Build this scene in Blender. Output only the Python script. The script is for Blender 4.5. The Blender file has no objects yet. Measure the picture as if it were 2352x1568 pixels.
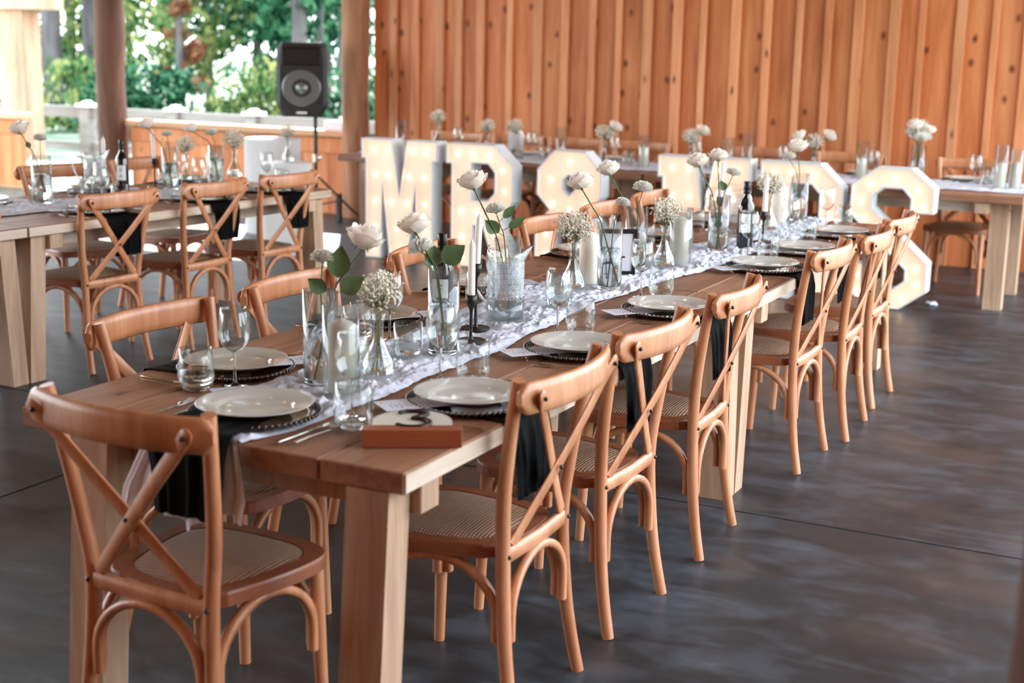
import bpy, math, random
from mathutils import Vector, Matrix, noise, Euler
random.seed(7)
C = bpy.context.scene.collection
FEST=24
EXPO=1.08
RW=-.2
PI = math.pi

# ------------------------------------------------------------------ mesh builder
class MB:
    def __init__(s): s.v=[]; s.f=[]; s.sm=[]
    def add(s, vs, fs, smooth=False):
        n=len(s.v); s.v.extend([tuple(v) for v in vs]); s.f.extend([tuple(i+n for i in f) for f in fs]); s.sm.extend([smooth]*len(fs)); return s
    def box(s, x0,x1,y0,y1,z0,z1, b=0.0):
        if b<=0:
            vs=[(x,y,z) for x in (x0,x1) for y in (y0,y1) for z in (z0,z1)]
            fs=[(0,1,3,2),(4,6,7,5),(0,4,5,1),(2,3,7,6),(0,2,6,4),(1,5,7,3)]
            return s.add(vs,fs)
        # chamfered box
        vs=[];idx={}
        X=(x0,x1);Y=(y0,y1);Z=(z0,z1)
        for i in (0,1):
            for j in (0,1):
                for k in (0,1):
                    sx=b if i==0 else -b; sy=b if j==0 else -b; sz=b if k==0 else -b
                    idx[(i,j,k,0)]=len(vs); vs.append((X[i],Y[j]+sy,Z[k]+sz))
                    idx[(i,j,k,1)]=len(vs); vs.append((X[i]+sx,Y[j],Z[k]+sz))
                    idx[(i,j,k,2)]=len(vs); vs.append((X[i]+sx,Y[j]+sy,Z[k]))
        fs=[]
        q=[(0,0),(0,1),(1,1),(1,0)]
        for i in (0,1):
            l=[idx[(i,a,c,0)] for a,c in q]; fs.append(tuple(l[::-1]) if i else tuple(l))
            l=[idx[(a,i,c,1)] for a,c in q]; fs.append(tuple(l) if i else tuple(l[::-1]))
            l=[idx[(a,c,i,2)] for a,c in q]; fs.append(tuple(l[::-1]) if i else tuple(l))
            fs=fs
        for j in (0,1):
            for k in (0,1):
                fs.append((idx[(0,j,k,1)],idx[(1,j,k,1)],idx[(1,j,k,2)],idx[(0,j,k,2)]))
                fs.append((idx[(j,0,k,0)],idx[(j,1,k,0)],idx[(j,1,k,2)],idx[(j,0,k,2)]))
                fs.append((idx[(j,k,0,0)],idx[(j,k,1,0)],idx[(j,k,1,1)],idx[(j,k,0,1)]))
        for i in (0,1):
            for j in (0,1):
                for k in (0,1):
                    fs.append((idx[(i,j,k,0)],idx[(i,j,k,1)],idx[(i,j,k,2)]))
        return s.add(vs,fs)
    def bar(s, a, b, w, h, up=(0,0,1)):
        a=Vector(a);b=Vector(b);d=(b-a).normalized();u=Vector(up)
        sd=d.cross(u).normalized();u=sd.cross(d).normalized()
        vs=[]
        for p in (a,b):
            for i,j in ((-1,-1),(1,-1),(1,1),(-1,1)): vs.append(p+sd*(w/2*i)+u*(h/2*j))
        return s.add(vs,[(0,1,2,3)[::-1],(4,5,6,7),(0,1,5,4),(1,2,6,5),(2,3,7,6),(3,0,4,7)])
    def tube(s, pts, r, n=8, cap=True, sq=None, up=None, smooth=True):
        # r: number or list ; sq: (w,h) elliptical/rounded-rect factor with 'up'
        P=[Vector(p) for p in pts]; m=len(P)
        R=r if isinstance(r,(list,tuple)) else [r]*m
        vs=[]; prev=None
        for i,p in enumerate(P):
            d=(P[min(i+1,m-1)]-P[max(i-1,0)]).normalized()
            if up is not None: u=Vector(up); u=(u-d*u.dot(d))
            elif prev is None:
                u=Vector((0,0,1)) if abs(d.z)<.9 else Vector((1,0,0)); u=(u-d*u.dot(d))
            else: u=prev-d*prev.dot(d)
            u.normalize(); prev=u; sd=d.cross(u)
            for k in range(n):
                a=2*PI*k/n
                ca,sa=math.cos(a),math.sin(a)
                if sq:
                    e=.5
                    x=math.copysign(abs(ca)**e,ca)*sq[0]; y=math.copysign(abs(sa)**e,sa)*sq[1]
                else: x,y=ca,sa
                vs.append(p+sd*(x*R[i])+u*(y*R[i]))
        fs=[]
        for i in range(m-1):
            for k in range(n):
                k2=(k+1)%n; fs.append((i*n+k,i*n+k2,(i+1)*n+k2,(i+1)*n+k))
        s.add(vs,fs,smooth)
        if cap:
            s.add(vs[:n],[tuple(range(n))[::-1]]); s.add(vs[-n:],[tuple(range(n))])
        return s
    def lathe(s, prof, n=24, c=(0,0,0), smooth=True, close=False):
        vs=[];fs=[];m=len(prof)
        for r,z in prof:
            for k in range(n):
                a=2*PI*k/n; vs.append((c[0]+r*math.cos(a),c[1]+r*math.sin(a),c[2]+z))
        for i in range(m-1):
            for k in range(n):
                k2=(k+1)%n; fs.append((i*n+k,i*n+k2,(i+1)*n+k2,(i+1)*n+k))
        if prof[0][0]>1e-4 and close: fs.append(tuple(range(n))[::-1])
        if prof[-1][0]>1e-4 and close: fs.append(tuple((m-1)*n+k for k in range(n)))
        return s.add(vs,fs,smooth)
    def ball(s, c, r, n=6, m=4, sq=(1,1,1)):
        vs=[];fs=[]
        for i in range(m+1):
            t=PI*i/m
            for k in range(n):
                a=2*PI*k/n; vs.append((c[0]+r*sq[0]*math.sin(t)*math.cos(a),c[1]+r*sq[1]*math.sin(t)*math.sin(a),c[2]+r*sq[2]*math.cos(t)))
        for i in range(m):
            for k in range(n):
                k2=(k+1)%n; fs.append((i*n+k,(i+1)*n+k,(i+1)*n+k2,i*n+k2))
        return s.add(vs,fs,True)
    def grid(s, fn, nu, nv, smooth=True):
        vs=[fn(i/nu,j/nv) for i in range(nu+1) for j in range(nv+1)]
        fs=[(i*(nv+1)+j,(i+1)*(nv+1)+j,(i+1)*(nv+1)+j+1,i*(nv+1)+j+1) for i in range(nu) for j in range(nv)]
        return s.add(vs,fs,smooth)
    def xf(s, M, start=0):
        for i in range(start,len(s.v)): s.v[i]=tuple(M@Vector(s.v[i]))
        return s
    def mesh(s, name, mat):
        me=bpy.data.meshes.new(name); me.from_pydata(s.v,[],s.f)
        if s.sm: me.polygons.foreach_set('use_smooth', s.sm)
        if mat: me.materials.append(mat)
        me.update(); return me
def link(name, me, parent=None, loc=(0,0,0)):
    o=bpy.data.objects.new(name,me); C.objects.link(o); o.location=loc
    if parent: o.parent=parent
    return o
def obj(name, mb, mat, parent=None, loc=(0,0,0)):
    return link(name, mb.mesh(name,mat), parent, loc)
def tag(o,label,cat,group=None,kind=None):
    o['label']=label; o['category']=cat
    if group: o['group']=group
    if kind: o['kind']=kind
    return o
PADS=[]
def thing(name,label,cat,loc=(0,0,0),rz=0,group=None):
    if cat in ('vase','candle glass','candlestick','wine bottle','pitcher','candle','picture frame'): PADS.append((loc[0],loc[1],.050))
    o=bpy.data.objects.new(name,None); C.objects.link(o); o.empty_display_size=.05
    o.location=loc; o.rotation_euler=(0,0,rz); return tag(o,label,cat,group)
def struct(name,mb,mat):
    o=obj(name,mb,mat); o['kind']='structure'; return o
def dup(root,label,loc,rz=0,group=None):
    r=root.copy(); C.objects.link(r); r.location=loc; r.rotation_euler=(0,0,rz); r['label']=label
    if group: r['group']=group
    for ch in root.children:
        c=ch.copy(); C.objects.link(c); c.parent=r
        for g in ch.children:
            d=g.copy(); C.objects.link(d); d.parent=c
    return r
class Proto:
    """first placement uses the original, later ones copies"""
    def __init__(s,fn): s.fn=fn; s.root=None
    def place(s,label,loc,rz=0,group=None):
        if s.root is None:
            s.root=s.fn(); r=s.root; r.location=loc; r.rotation_euler=(0,0,rz); r['label']=label
            if group: r['group']=group
            return r
        return dup(s.root,label,loc,rz,group)

# ------------------------------------------------------------------ materials
def lin(c):
    return tuple((x/12.92 if x<=.04045 else ((x+.055)/1.055)**2.4) for x in [k/255 for k in c])+(1,)
class NT:
    def __init__(s,name):
        s.m=bpy.data.materials.new(name); s.m.use_nodes=True; s.t=s.m.node_tree; s.t.nodes.clear()
        s.out=s.n('ShaderNodeOutputMaterial')
    def n(s,ty,**k):
        x=s.t.nodes.new(ty)
        for a,b in k.items(): setattr(x,a,b)
        return x
    def l(s,a,b): s.t.links.new(a,b)
    def bsdf(s,**k):
        b=s.n('ShaderNodeBsdfPrincipled')
        for a,v in k.items(): b.inputs[a.replace('_',' ')].default_value=v
        s.l(b.outputs[0],s.out.inputs[0]); return b
    def coord(s,scale=(1,1,1),kind='Object',rot=(0,0,0)):
        tc=s.n('ShaderNodeTexCoord'); mp=s.n('ShaderNodeMapping'); mp.inputs['Scale'].default_value=scale; mp.inputs['Rotation'].default_value=rot
        s.l(tc.outputs[kind],mp.inputs[0]); return mp.outputs[0]
    def noise(s,vec,scale,detail=4,rough=.55,dist=0):
        x=s.n('ShaderNodeTexNoise'); x.inputs['Scale'].default_value=scale; x.inputs['Detail'].default_value=detail; x.inputs['Roughness'].default_value=rough; x.inputs['Distortion'].default_value=dist
        if vec: s.l(vec,x.inputs['Vector'])
        return x.outputs[0]
    def ramp(s,fac,stops):
        r=s.n('ShaderNodeValToRGB'); e=r.color_ramp.elements
        while len(e)<len(stops): e.new(.5)
        for i,(p,c) in enumerate(stops): e[i].position=p; e[i].color=c
        s.l(fac,r.inputs[0]); return r.outputs[0]
    def mix(s,fac,a,b,mode='MIX'):
        x=s.n('ShaderNodeMix',data_type='RGBA',blend_type=mode)
        for k,v in ((0,fac),(6,a),(7,b)):
            if hasattr(v,'links'): s.l(v,x.inputs[k])
            else: x.inputs[k].default_value=v
        return x.outputs[2]
    def math(s,op,a,b=0,c=None):
        x=s.n('ShaderNodeMath',operation=op)
        for k,v in ((0,a),(1,b)):
            if hasattr(v,'links'): s.l(v,x.inputs[k])
            else: x.inputs[k].default_value=v
        return x.outputs[0]
    def bump(s,h,b,strength=.3,dist=.01):
        x=s.n('ShaderNodeBump'); x.inputs['Strength'].default_value=strength; x.inputs['Distance'].default_value=dist
        s.l(h,x.inputs['Height']); s.l(x.outputs[0],b.inputs['Normal'])
def plain(name,rgb,rough=.5,metal=0,noise_amt=.08,nscale=30,coat=0,bump=0,**k):
    t=NT(name); b=t.bsdf(Roughness=rough,Metallic=metal); b.inputs['Coat Weight'].default_value=coat
    for a,v in k.items(): b.inputs[a.replace('_',' ')].default_value=v
    c=lin(rgb); v=t.coord(); nz=t.noise(v,nscale)
    d=tuple(x*(1-noise_amt) for x in c[:3])+(1,); e=tuple(min(1,x*(1+noise_amt)) for x in c[:3])+(1,)
    t.l(t.ramp(nz,[(.3,d),(.7,e)]),b.inputs['Base Color'])
    if bump: t.bump(nz,b,bump,.004)
    return t.m
def wood(name,dark,mid,light,rough=.45,scale=(1,1,1),grain=18,coat=0.0,knots=None,kscale=(2,2,1),isl=.0,bump=.12,kth=.09,spec=.5,knotcol=(70,32,14),krot=(PI/2,0,0)):
    # scale: stretch (small along the grain)
    t=NT(name); b=t.bsdf(Roughness=rough); b.inputs['Coat Weight'].default_value=coat; b.inputs['Coat Roughness'].default_value=.25
    b.inputs['Specular IOR Level'].default_value=spec
    v=t.coord(scale)
    geo=t.n('ShaderNodeNewGeometry'); oi=t.n('ShaderNodeObjectInfo')
    rnd=t.math('ADD',t.math('MULTIPLY',geo.outputs['Random Per Island'],37.0),t.math('MULTIPLY',oi.outputs['Random'],11.0))
    vm=t.n('ShaderNodeVectorMath',operation='ADD'); cb=t.n('ShaderNodeCombineXYZ')
    for i in range(3): t.l(rnd,cb.inputs[i])
    t.l(v,vm.inputs[0]); t.l(cb.outputs[0],vm.inputs[1])
    n1=t.noise(vm.outputs[0],grain,5,.6,.6); n2=t.noise(vm.outputs[0],grain*.23,3,.5,.3)
    f=t.math('ADD',t.math('MULTIPLY',n1,.55),t.math('MULTIPLY',n2,.45))
    col=t.ramp(f,[(.36,lin(dark)),(.5,lin(mid)),(.66,lin(light))])
    if isl:
        hs=t.n('ShaderNodeHueSaturation'); vv=t.math('ADD',t.math('MULTIPLY',geo.outputs['Random Per Island'],isl*2),1-isl)
        t.l(vv,hs.inputs['Value']); t.l(col,hs.inputs['Color']); col=hs.outputs[0]
    if knots:
        kv=t.coord(kscale,rot=krot); vo=t.n('ShaderNodeTexVoronoi',voronoi_dimensions='2D' if krot!=(0,0,.001) else '3D'); vo.inputs['Scale'].default_value=knots; t.l(kv,vo.inputs['Vector'])
        kn=t.noise(kv,knots*6,2); dd=t.math('ADD',vo.outputs['Distance'],t.math('MULTIPLY',kn,.10))
        # only some of the cells carry a knot
        sep=t.n('ShaderNodeSeparateColor'); t.l(vo.outputs['Color'],sep.inputs[0])
        gate=t.math('GREATER_THAN',sep.outputs[0],.45)
        m=t.math('MULTIPLY',t.ramp(dd,[(kth*.6+.03,(1,1,1,1)),(kth*1.8+.06,(0,0,0,1))]),gate)
        col=t.mix(m,col,lin(knotcol))
    t.l(col,b.inputs['Base Color'])
    if bump: t.bump(n1,b,bump,.003)
    return t.m
M={}
M['chair']=wood('chair_beech',(174,110,70),(198,132,90),(214,154,112),.38,(1,1,.12),26,.25,isl=.06,bump=.04)
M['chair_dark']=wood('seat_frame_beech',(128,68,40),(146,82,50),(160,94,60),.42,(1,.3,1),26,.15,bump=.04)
M['table_top']=wood('table_board',(120,78,55),(156,108,80),(184,138,108),.5,(1,.07,1),20,krot=(0,0,0),knots=2.2,kscale=(1.6,.9,1),isl=.12,bump=.15,kth=.035,knotcol=(82,50,36))
M['table_leg']=wood('table_timber',(158,122,96),(186,152,124),(208,178,150),.6,(1,1,.08),22,knots=2.4,kscale=(1,1,.8),isl=.08,bump=.15,kth=.035,knotcol=(130,90,60))
M['table_side']=wood('table_edge_timber',(180,154,130),(206,184,162),(222,206,188),.6,(1,.06,1),30,isl=.06,bump=.2)
M['log']=wood('log_post',(112,66,42),(150,98,66),(184,134,100),.75,(1,1,.12),10,knots=2.5,kscale=(1,1,.6),bump=.5,kth=.05)
M['timber_out']=wood('timber_post_outside',(150,110,84),(176,140,112),(196,164,138),.7,(1,1,.1),12,bump=.3)
M['cedar']=wood('cedar_boards',(176,98,52),(204,124,74),(224,152,100),.55,(1,1,.09),12,knots=3.0,kscale=(1.5,1,1.0),isl=.16,bump=.2,kth=.07,spec=.4,knotcol=(98,44,20))
M['batten']=wood('cedar_batten',(190,116,70),(216,144,98),(232,168,122),.55,(1,1,.09),12,knots=2.6,kscale=(2,1,.8),isl=.14,bump=.2,kth=.05,spec=.4,knotcol=(96,42,18))
M['roofwood']=wood('roof_boards',(128,98,76),(150,116,90),(170,134,106),.7,(1,.1,1),10)
M['gadget']=wood('number_block',(134,64,34),(150,76,42),(164,90,52),.5,(.1,1,1),24,bump=.08)
M['white_wood']=plain('white_letter_paint',(226,228,228),.55,noise_amt=.03)
M['acrylic']=plain('number_plaque',(226,216,198),.5,noise_amt=.04)
M['ink']=plain('number_walnut',(38,20,14),.25,noise_amt=.1)
M['black_cloth']=plain('black_satin',(3,3,4),.8,noise_amt=.15,nscale=60,Specular_IOR_Level=.12)
M['black']=plain('black_metal',(16,13,13),.42,noise_amt=.1)
M['black_plastic']=plain('black_plastic',(30,28,28),.5,noise_amt=.1,bump=.1,nscale=200)
M['grey_cone']=plain('speaker_grille',(120,124,122),.35,.6,nscale=300,noise_amt=.3)
M['dark_cone']=plain('speaker_horn',(14,14,14),.25)
M['metal']=plain('steel_cutlery',(205,196,188),.12,1,noise_amt=.04)
M['bolt']=plain('dark_bolt',(70,68,66),.35,.9)
M['porcelain']=plain('ivory_porcelain',(214,208,196),.12,noise_amt=.02,coat=.5)
M['charger']=plain('brown_glass_charger',(58,28,16),.06,noise_amt=.15,coat=1.0)
M['paper']=plain('white_card',(226,222,230),.7,noise_amt=.02)
M['print']=plain('printed_lettering',(120,112,120),.7)
M['candle']=plain('ivory_wax',(236,232,214),.5,noise_amt=.02,Subsurface_Weight=.25)
M['candle_w']=plain('white_wax',(240,238,230),.45,noise_amt=.02,Subsurface_Weight=.2)
def petal_mat(name,rgb):
    t=NT(name); c=lin(rgb); v=t.coord(); n=t.noise(v,40,3); col=t.ramp(n,[(.3,tuple(x*.93 for x in c[:3])+(1,)),(.7,c)])
    d=t.n('ShaderNodeBsdfDiffuse'); tl=t.n('ShaderNodeBsdfTranslucent'); t.l(col,d.inputs[0]); t.l(col,tl.inputs[0])
    m=t.n('ShaderNodeMixShader'); m.inputs[0].default_value=.38; t.l(d.outputs[0],m.inputs[1]); t.l(tl.outputs[0],m.inputs[2]); t.l(m.outputs[0],t.out.inputs[0]); return t.m
M['petal']=petal_mat('white_petals',(250,240,228)); M['petal2']=petal_mat('carnation_petals',(250,248,240))
M['breath']=plain('babys_breath_blossom',(226,218,200),.75,noise_amt=.15,nscale=90)
M['twig']=plain('pale_green_stems',(120,120,78),.7,noise_amt=.2)
M['stem']=plain('flower_stem',(74,92,48),.55,noise_amt=.25,nscale=20)
M['leaf']=plain('rose_leaf',(92,118,76),.5,noise_amt=.25,nscale=25)
M['dried']=plain('dried_flower',(196,158,118),.8,noise_amt=.3,nscale=120)
M['wine']=plain('dark_wine_glass',(10,7,7),.06,noise_amt=.1,coat=1.0)
M['capsule']=plain('bottle_capsule',(22,18,17),.3,.3)
M['label']=plain('wine_label',(228,228,226),.6)
M['plaster']=plain('ribbed_white',(232,232,230),.6,noise_amt=.02)
M['fence']=wood('fence_rail',(112,108,102),(136,132,126),(154,152,146),.8,(.1,1,1),10)
M['bark']=wood('tree_bark',(60,56,56),(86,82,82),(110,106,104),.9,(1,1,.12),9,bump=.8)
M['conc_curb']=plain('pebble',(200,205,210),.8)
M['rim_light']=plain('string_wire',(20,20,20),.5)
def runner_mat():
    t=NT('gauze_runner'); b=t.bsdf(Roughness=.85); pass
    v=t.coord(); n=t.noise(v,14,4); t.l(t.ramp(n,[(.3,lin((214,214,224))),(.7,lin((234,234,242)))]),b.inputs['Base Color'])
    w=t.coord((1,1,1)); w1=t.n('ShaderNodeTexWave'); w1.inputs['Scale'].default_value=130; t.l(w,w1.inputs[0])
    t.bump(t.math('ADD',t.noise(v,90,3),t.math('MULTIPLY',w1.outputs[1],.2)),b,.35,.003); return t.m
M['runner']=runner_mat()
def weave_mat():
    t=NT('rattan_weave'); b=t.bsdf(Roughness=.7)
    a=t.coord((1,1,1),rot=(0,0,PI/4))
    sx=t.n('ShaderNodeSeparateXYZ'); t.l(a,sx.inputs[0]); K=500.0
    X=t.math('SINE',t.math('MULTIPLY',sx.outputs[0],K)); Y=t.math('SINE',t.math('MULTIPLY',sx.outputs[1],K))
    h=t.math('ADD',t.math('MULTIPLY',t.math('MULTIPLY',X,Y),.5),.5); n=t.noise(a,60,3)
    f=t.math('ADD',t.math('MULTIPLY',h,.8),t.math('MULTIPLY',n,.25))
    t.l(t.ramp(f,[(.1,lin((92,60,42))),(.45,lin((150,110,82))),(.9,lin((196,160,128)))]),b.inputs['Base Color'])
    t.bump(h,b,.8,.004); return t.m
M['weave']=weave_mat()
def floor_mat():
    t=NT('polished_concrete'); b=t.bsdf(Roughness=.32); b.inputs['Specular IOR Level'].default_value=.32
    v=t.coord((1,1,1)); a=t.noise(v,.9,6,.62,.5); c=t.noise(v,7,6,.65,.4)
    sv=t.coord((1,2.6,1)); d=t.noise(sv,2.2,5,.6,.8)
    f=t.math('ADD',t.math('ADD',t.math('MULTIPLY',a,.45),t.math('MULTIPLY',c,.2)),t.math('MULTIPLY',d,.35))
    col=t.ramp(f,[(.36,lin((24,25,26))),(.48,lin((44,47,50))),(.56,lin((68,73,78))),(.68,lin((104,111,118)))])
    col=t.mix(t.math('MULTIPLY',t.ramp(t.noise(v,1.6,3),[(.52,(0,0,0,1)),(.66,(1,1,1,1))]),.35),col,lin((96,74,62)))
    t.l(col,b.inputs['Base Color'])
    r=t.n('ShaderNodeMapRange'); r.inputs[3].default_value=.28; r.inputs[4].default_value=.52; t.l(c,r.inputs[0]); t.l(r.outputs[0],b.inputs['Roughness'])
    t.bump(c,b,.06,.004); return t.m
M['floor']=floor_mat()
def thin_glass(name,tint=(.97,.985,.98,1),boost=1.0,bumpfn=None,frost=0.0):
    t=NT(name); tr=t.n('ShaderNodeBsdfTransparent'); tr.inputs[0].default_value=tint
    gl=t.n('ShaderNodeBsdfGlossy'); gl.inputs['Roughness'].default_value=.015 if not bumpfn else .06
    lw=t.n('ShaderNodeLayerWeight'); lw.inputs['Blend'].default_value=.5
    f=t.math('MULTIPLY',t.math('ADD',t.math('MULTIPLY',t.math('POWER',lw.outputs['Facing'],3.2),.62),.045),boost)
    fr=t.math('MINIMUM',f,.9); mx=t.n('ShaderNodeMixShader')
    t.l(fr,mx.inputs[0]); t.l(tr.outputs[0],mx.inputs[1]); t.l(gl.outputs[0],mx.inputs[2]); last=mx
    if frost:
        df=t.n('ShaderNodeBsdfDiffuse'); df.inputs[0].default_value=(.85,.88,.92,1)
        m2=t.n('ShaderNodeMixShader'); m2.inputs[0].default_value=frost; t.l(mx.outputs[0],m2.inputs[1]); t.l(df.outputs[0],m2.inputs[2]); last=m2
    if bumpfn:
        h=bumpfn(t); bp=t.n('ShaderNodeBump'); bp.inputs['Strength'].default_value=.35; bp.inputs['Distance'].default_value=.01
        t.l(h,bp.inputs['Height']); t.l(bp.outputs[0],gl.inputs['Normal']); t.l(bp.outputs[0],lw.inputs['Normal'])
        if frost:
            d2=t.ramp(h,[(.25,(.25,.27,.3,1)),(.6,(.9,.93,.97,1))]); t.l(d2,df.inputs[0])
    t.l(last.outputs[0],t.out.inputs[0]); return t.m
M['glass']=thin_glass('clear_glass',boost=1.45)
def pitcher_bump(t):
    tc=t.n('ShaderNodeTexCoord'); sx=t.n('ShaderNodeSeparateXYZ'); t.l(tc.outputs['Object'],sx.inputs[0])
    ang=t.math('MULTIPLY',t.math('ARCTAN2',sx.outputs[1],sx.outputs[0]),.058)
    cb=t.n('ShaderNodeCombineXYZ'); t.l(ang,cb.inputs[0]); t.l(sx.outputs[2],cb.inputs[1])
    rt=t.n('ShaderNodeMapping'); rt.inputs['Rotation'].default_value=(0,0,PI/4); t.l(cb.outputs[0],rt.inputs[0])
    vo=t.n('ShaderNodeTexVoronoi'); vo.inputs['Scale'].default_value=46; vo.inputs['Randomness'].default_value=0; t.l(rt.outputs[0],vo.inputs['Vector'])
    s=t.math('SINE',t.math('MULTIPLY',vo.outputs['Distance'],26.0)); return t.math('ADD',t.math('MULTIPLY',s,.5),.5)
M['cut']=thin_glass('pressed_glass',boost=1.1,bumpfn=pitcher_bump,frost=.34)
def real_glass(name,col,ior):
    t=NT(name); g=t.n('ShaderNodeBsdfGlass'); g.inputs['Color'].default_value=col; g.inputs['Roughness'].default_value=0; g.inputs['IOR'].default_value=ior
    t.l(g.outputs[0],t.out.inputs[0]); return t.m
M['solid']=real_glass('solid_glass',(1,1,1,1),1.45)
M['water']=real_glass('water',(.97,.995,1,1),1.33)
def emit(name,col,st):
    t=NT(name); e=t.n('ShaderNodeEmission'); e.inputs[0].default_value=lin(col); e.inputs[1].default_value=st; t.l(e.outputs[0],t.out.inputs[0]); return t.m
M['bulb']=emit('warm_bulb',(255,220,175),6)
def face_mat():
    # translucent backlit letter face
    t=NT('backlit_letter_face'); b=t.bsdf(Roughness=.5); b.inputs['Base Color'].default_value=lin((200,176,160))
    v=t.coord(); n=t.noise(v,3,2); b.inputs['Emission Color'].default_value=lin((255,196,146))
    t.l(t.ramp(n,[(.3,lin((255,188,152))),(.7,lin((255,208,182)))]),b.inputs['Emission Color']); b.inputs['Emission Strength'].default_value=FACE
    return t.m
FACE=.40
M['face']=face_mat()
def leaf_mat(name,a,b_,c):
    t=NT(name); v=t.coord(); n=t.noise(v,1.3,3); gi=t.n('ShaderNodeNewGeometry')
    col=t.ramp(t.math('ADD',t.math('MULTIPLY',n,.5),t.math('MULTIPLY',gi.outputs['Random Per Island'],.5)),[(.3,lin(a)),(.5,lin(b_)),(.72,lin(c))])
    d=t.n('ShaderNodeBsdfDiffuse'); tl=t.n('ShaderNodeBsdfTranslucent'); t.l(col,d.inputs[0]); t.l(col,tl.inputs[0])
    m=t.n('ShaderNodeMixShader'); m.inputs[0].default_value=.5; t.l(d.outputs[0],m.inputs[1]); t.l(tl.outputs[0],m.inputs[2]); t.l(m.outputs[0],t.out.inputs[0]); return t.m
M['fol1']=leaf_mat('evergreen_foliage',(18,48,34),(44,88,62),(92,140,104))
M['fol2']=leaf_mat('maple_foliage',(50,86,54),(96,128,76),(176,176,112))
M['fol3']=leaf_mat('autumn_foliage',(110,66,46),(140,92,66),(160,120,90))
def ground_mat():
    t=NT('grass_ground'); b=t.bsdf(Roughness=.9); v=t.coord(); n=t.noise(v,.8,6); 
    t.l(t.ramp(n,[(.35,lin((52,84,58))),(.5,lin((88,110,84))),(.65,lin((150,150,132)))]),b.inputs['Base Color']); return t.m
M['ground']=ground_mat()

# ------------------------------------------------------------------ camera
cam=bpy.data.cameras.new('camera'); co=bpy.data.objects.new('camera',cam); C.objects.link(co)
Rr=((0.89354,0.44854,0.01999),(0.11064,-0.17682,-0.97801),(-0.43514,0.8761,-0.20762))
mw=Matrix(((Rr[0][0],-Rr[1][0],-Rr[2][0],1.49036),(Rr[0][1],-Rr[1][1],-Rr[2][1],-2.50027),(Rr[0][2],-Rr[1][2],-Rr[2][2],1.66862),(0,0,0,1)))
co.matrix_world=mw
cam.sensor_width=36; cam.lens=50.0; cam.clip_start=.05; cam.clip_end=300
cam.dof.use_dof=True; cam.dof.focus_distance=4.75; cam.dof.aperture_fstop=2.7; cam.dof.aperture_blades=9
bpy.context.scene.camera=co

# ------------------------------------------------------------------ room shell
b=MB(); b.box(-9.3,3.4,-6,9.02,-.12,0); fl=struct('floor',b,M['floor'])
b=MB()
b.box(-9.3,3.4,2.310,2.318,.0002,.0012); b.box(-2.374,-2.366,-6,9,.0002,.0012); b.box(2.9,2.908,-6,9,.0002,.0012)
j=obj('floor_joint',b,plain('joint_dark_gap',(14,13,13),.9),fl)  # dark joint lines across the floor
# back wall: board and batten
b=MB(); x=-5.66; rb=random.Random(3); gaps=[]
while x<1.25:
    w=.24+rb.uniform(-.045,.05); y=8.92+rb.uniform(-.004,.004); b.box(x,x+w-.004,y,y+.022,0,4.34); x+=w; gaps.append(x)
b.box(-5.66,1.3,8.95,9.0,0,4.34)
wb=struct('wall_back',b,M['cedar'])
b=MB()
for g in gaps[:-1]:
    hw=.03+rb.uniform(-.006,.012); b.box(g-hw,g+hw,8.882,8.9155,0,4.34,.003)
obj('batten',b,M['batten'],wb)
# half wall to the left of the corner post, with a gap by the log post
def pony(name,x0,x1):
    b=MB(); x=x0; r=random.Random(int(x0*7))
    while x<x1-.02:
        w=min(.26+r.uniform(-.05,.05),x1-x); b.box(x,x+w-.004,8.90,8.925,0,.70); x+=w
    b.box(x0,x1,8.925,8.98,0,.72); b.box(x0,x1,8.882,8.8998,.58,.72)
    o=struct(name,b,M['cedar_l']); c=MB(); c.box(x0-.03,x1+.05,8.84,9.06,.735,.79,.004); obj('wall_cap',c,M['cap'],o); return o
M['cedar_l']=wood('cedar_boards_light',(190,106,54),(212,130,74),(228,156,104),.6,(1,1,.09),12,knots=2.4,kscale=(1.5,1,.9),isl=.12,kth=.05,knotcol=(150,90,56))
M['cap']=wood('cedar_cap',(190,128,84),(214,160,116),(228,184,146),.6,(.1,1,1),12)
pony('wall_left',-8.58,-5.92); pony('wall_far_left',-12.5,-10.12)
# roof and beams (they shade the floor; open eaves)
b=MB(); b.box(-10.3,3.3,-6.4,9.3,4.35,4.5); rf=struct('ceiling',b,M['roofwood'])
b=MB(); b.box(-10.3,-5.66,8.80,8.96,2.06,4.34); obj('added_header',b,M['roofwood'],rf)  # unseen header, added to cut off the sun patch on the floor
b=MB(); 
for yy in (-4,-1,2,5,8): b.box(-10.3,3.3,yy,yy+.16,4.14,4.345)
obj('rafter',b,M['roofwood'],rf)
b=MB(); b.box(-9.3,3.4,-6.1,-6,0,4.34); struct('wall_front',b,M['cedar'])
b=MB(); b.box(3.4,3.5,-6,RW if 'RW' in globals() else 1.0,0,4.34); struct('wall_right',b,M['cedar'])
# strings of warm bulbs under the rafters (they show as warm dots in the plates)
M['festoon']=emit('festoon_bulb',(255,206,150),FEST)
for i,(xx,lb) in enumerate(((-5.2,'over the left table'),(-2.2,'between the two table rows'),(.6,'over the right-hand chairs'),(2.4,'over the open floor'))):
    t=thing('string_light','string of small warm bulbs under the roof '+lb,'string lights',(xx,0,4.12),0,'strings of warm bulbs')
    b=MB(); b.tube([(0,-4+13*k/40,-.22*math.sin(PI*((13*k/40)%3.25)/3.25)) for k in range(40)],.004,5); obj('cable',b,M['black'],t)
    for k in range(14):
        y=-3.6+k*.9; z=-.22*math.sin(PI*(((y+4))%3.25)/3.25)-.05; b=MB(); b.ball((0,y,z),.03,8,6); obj('bulb',b,M['festoon'],t)
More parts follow.
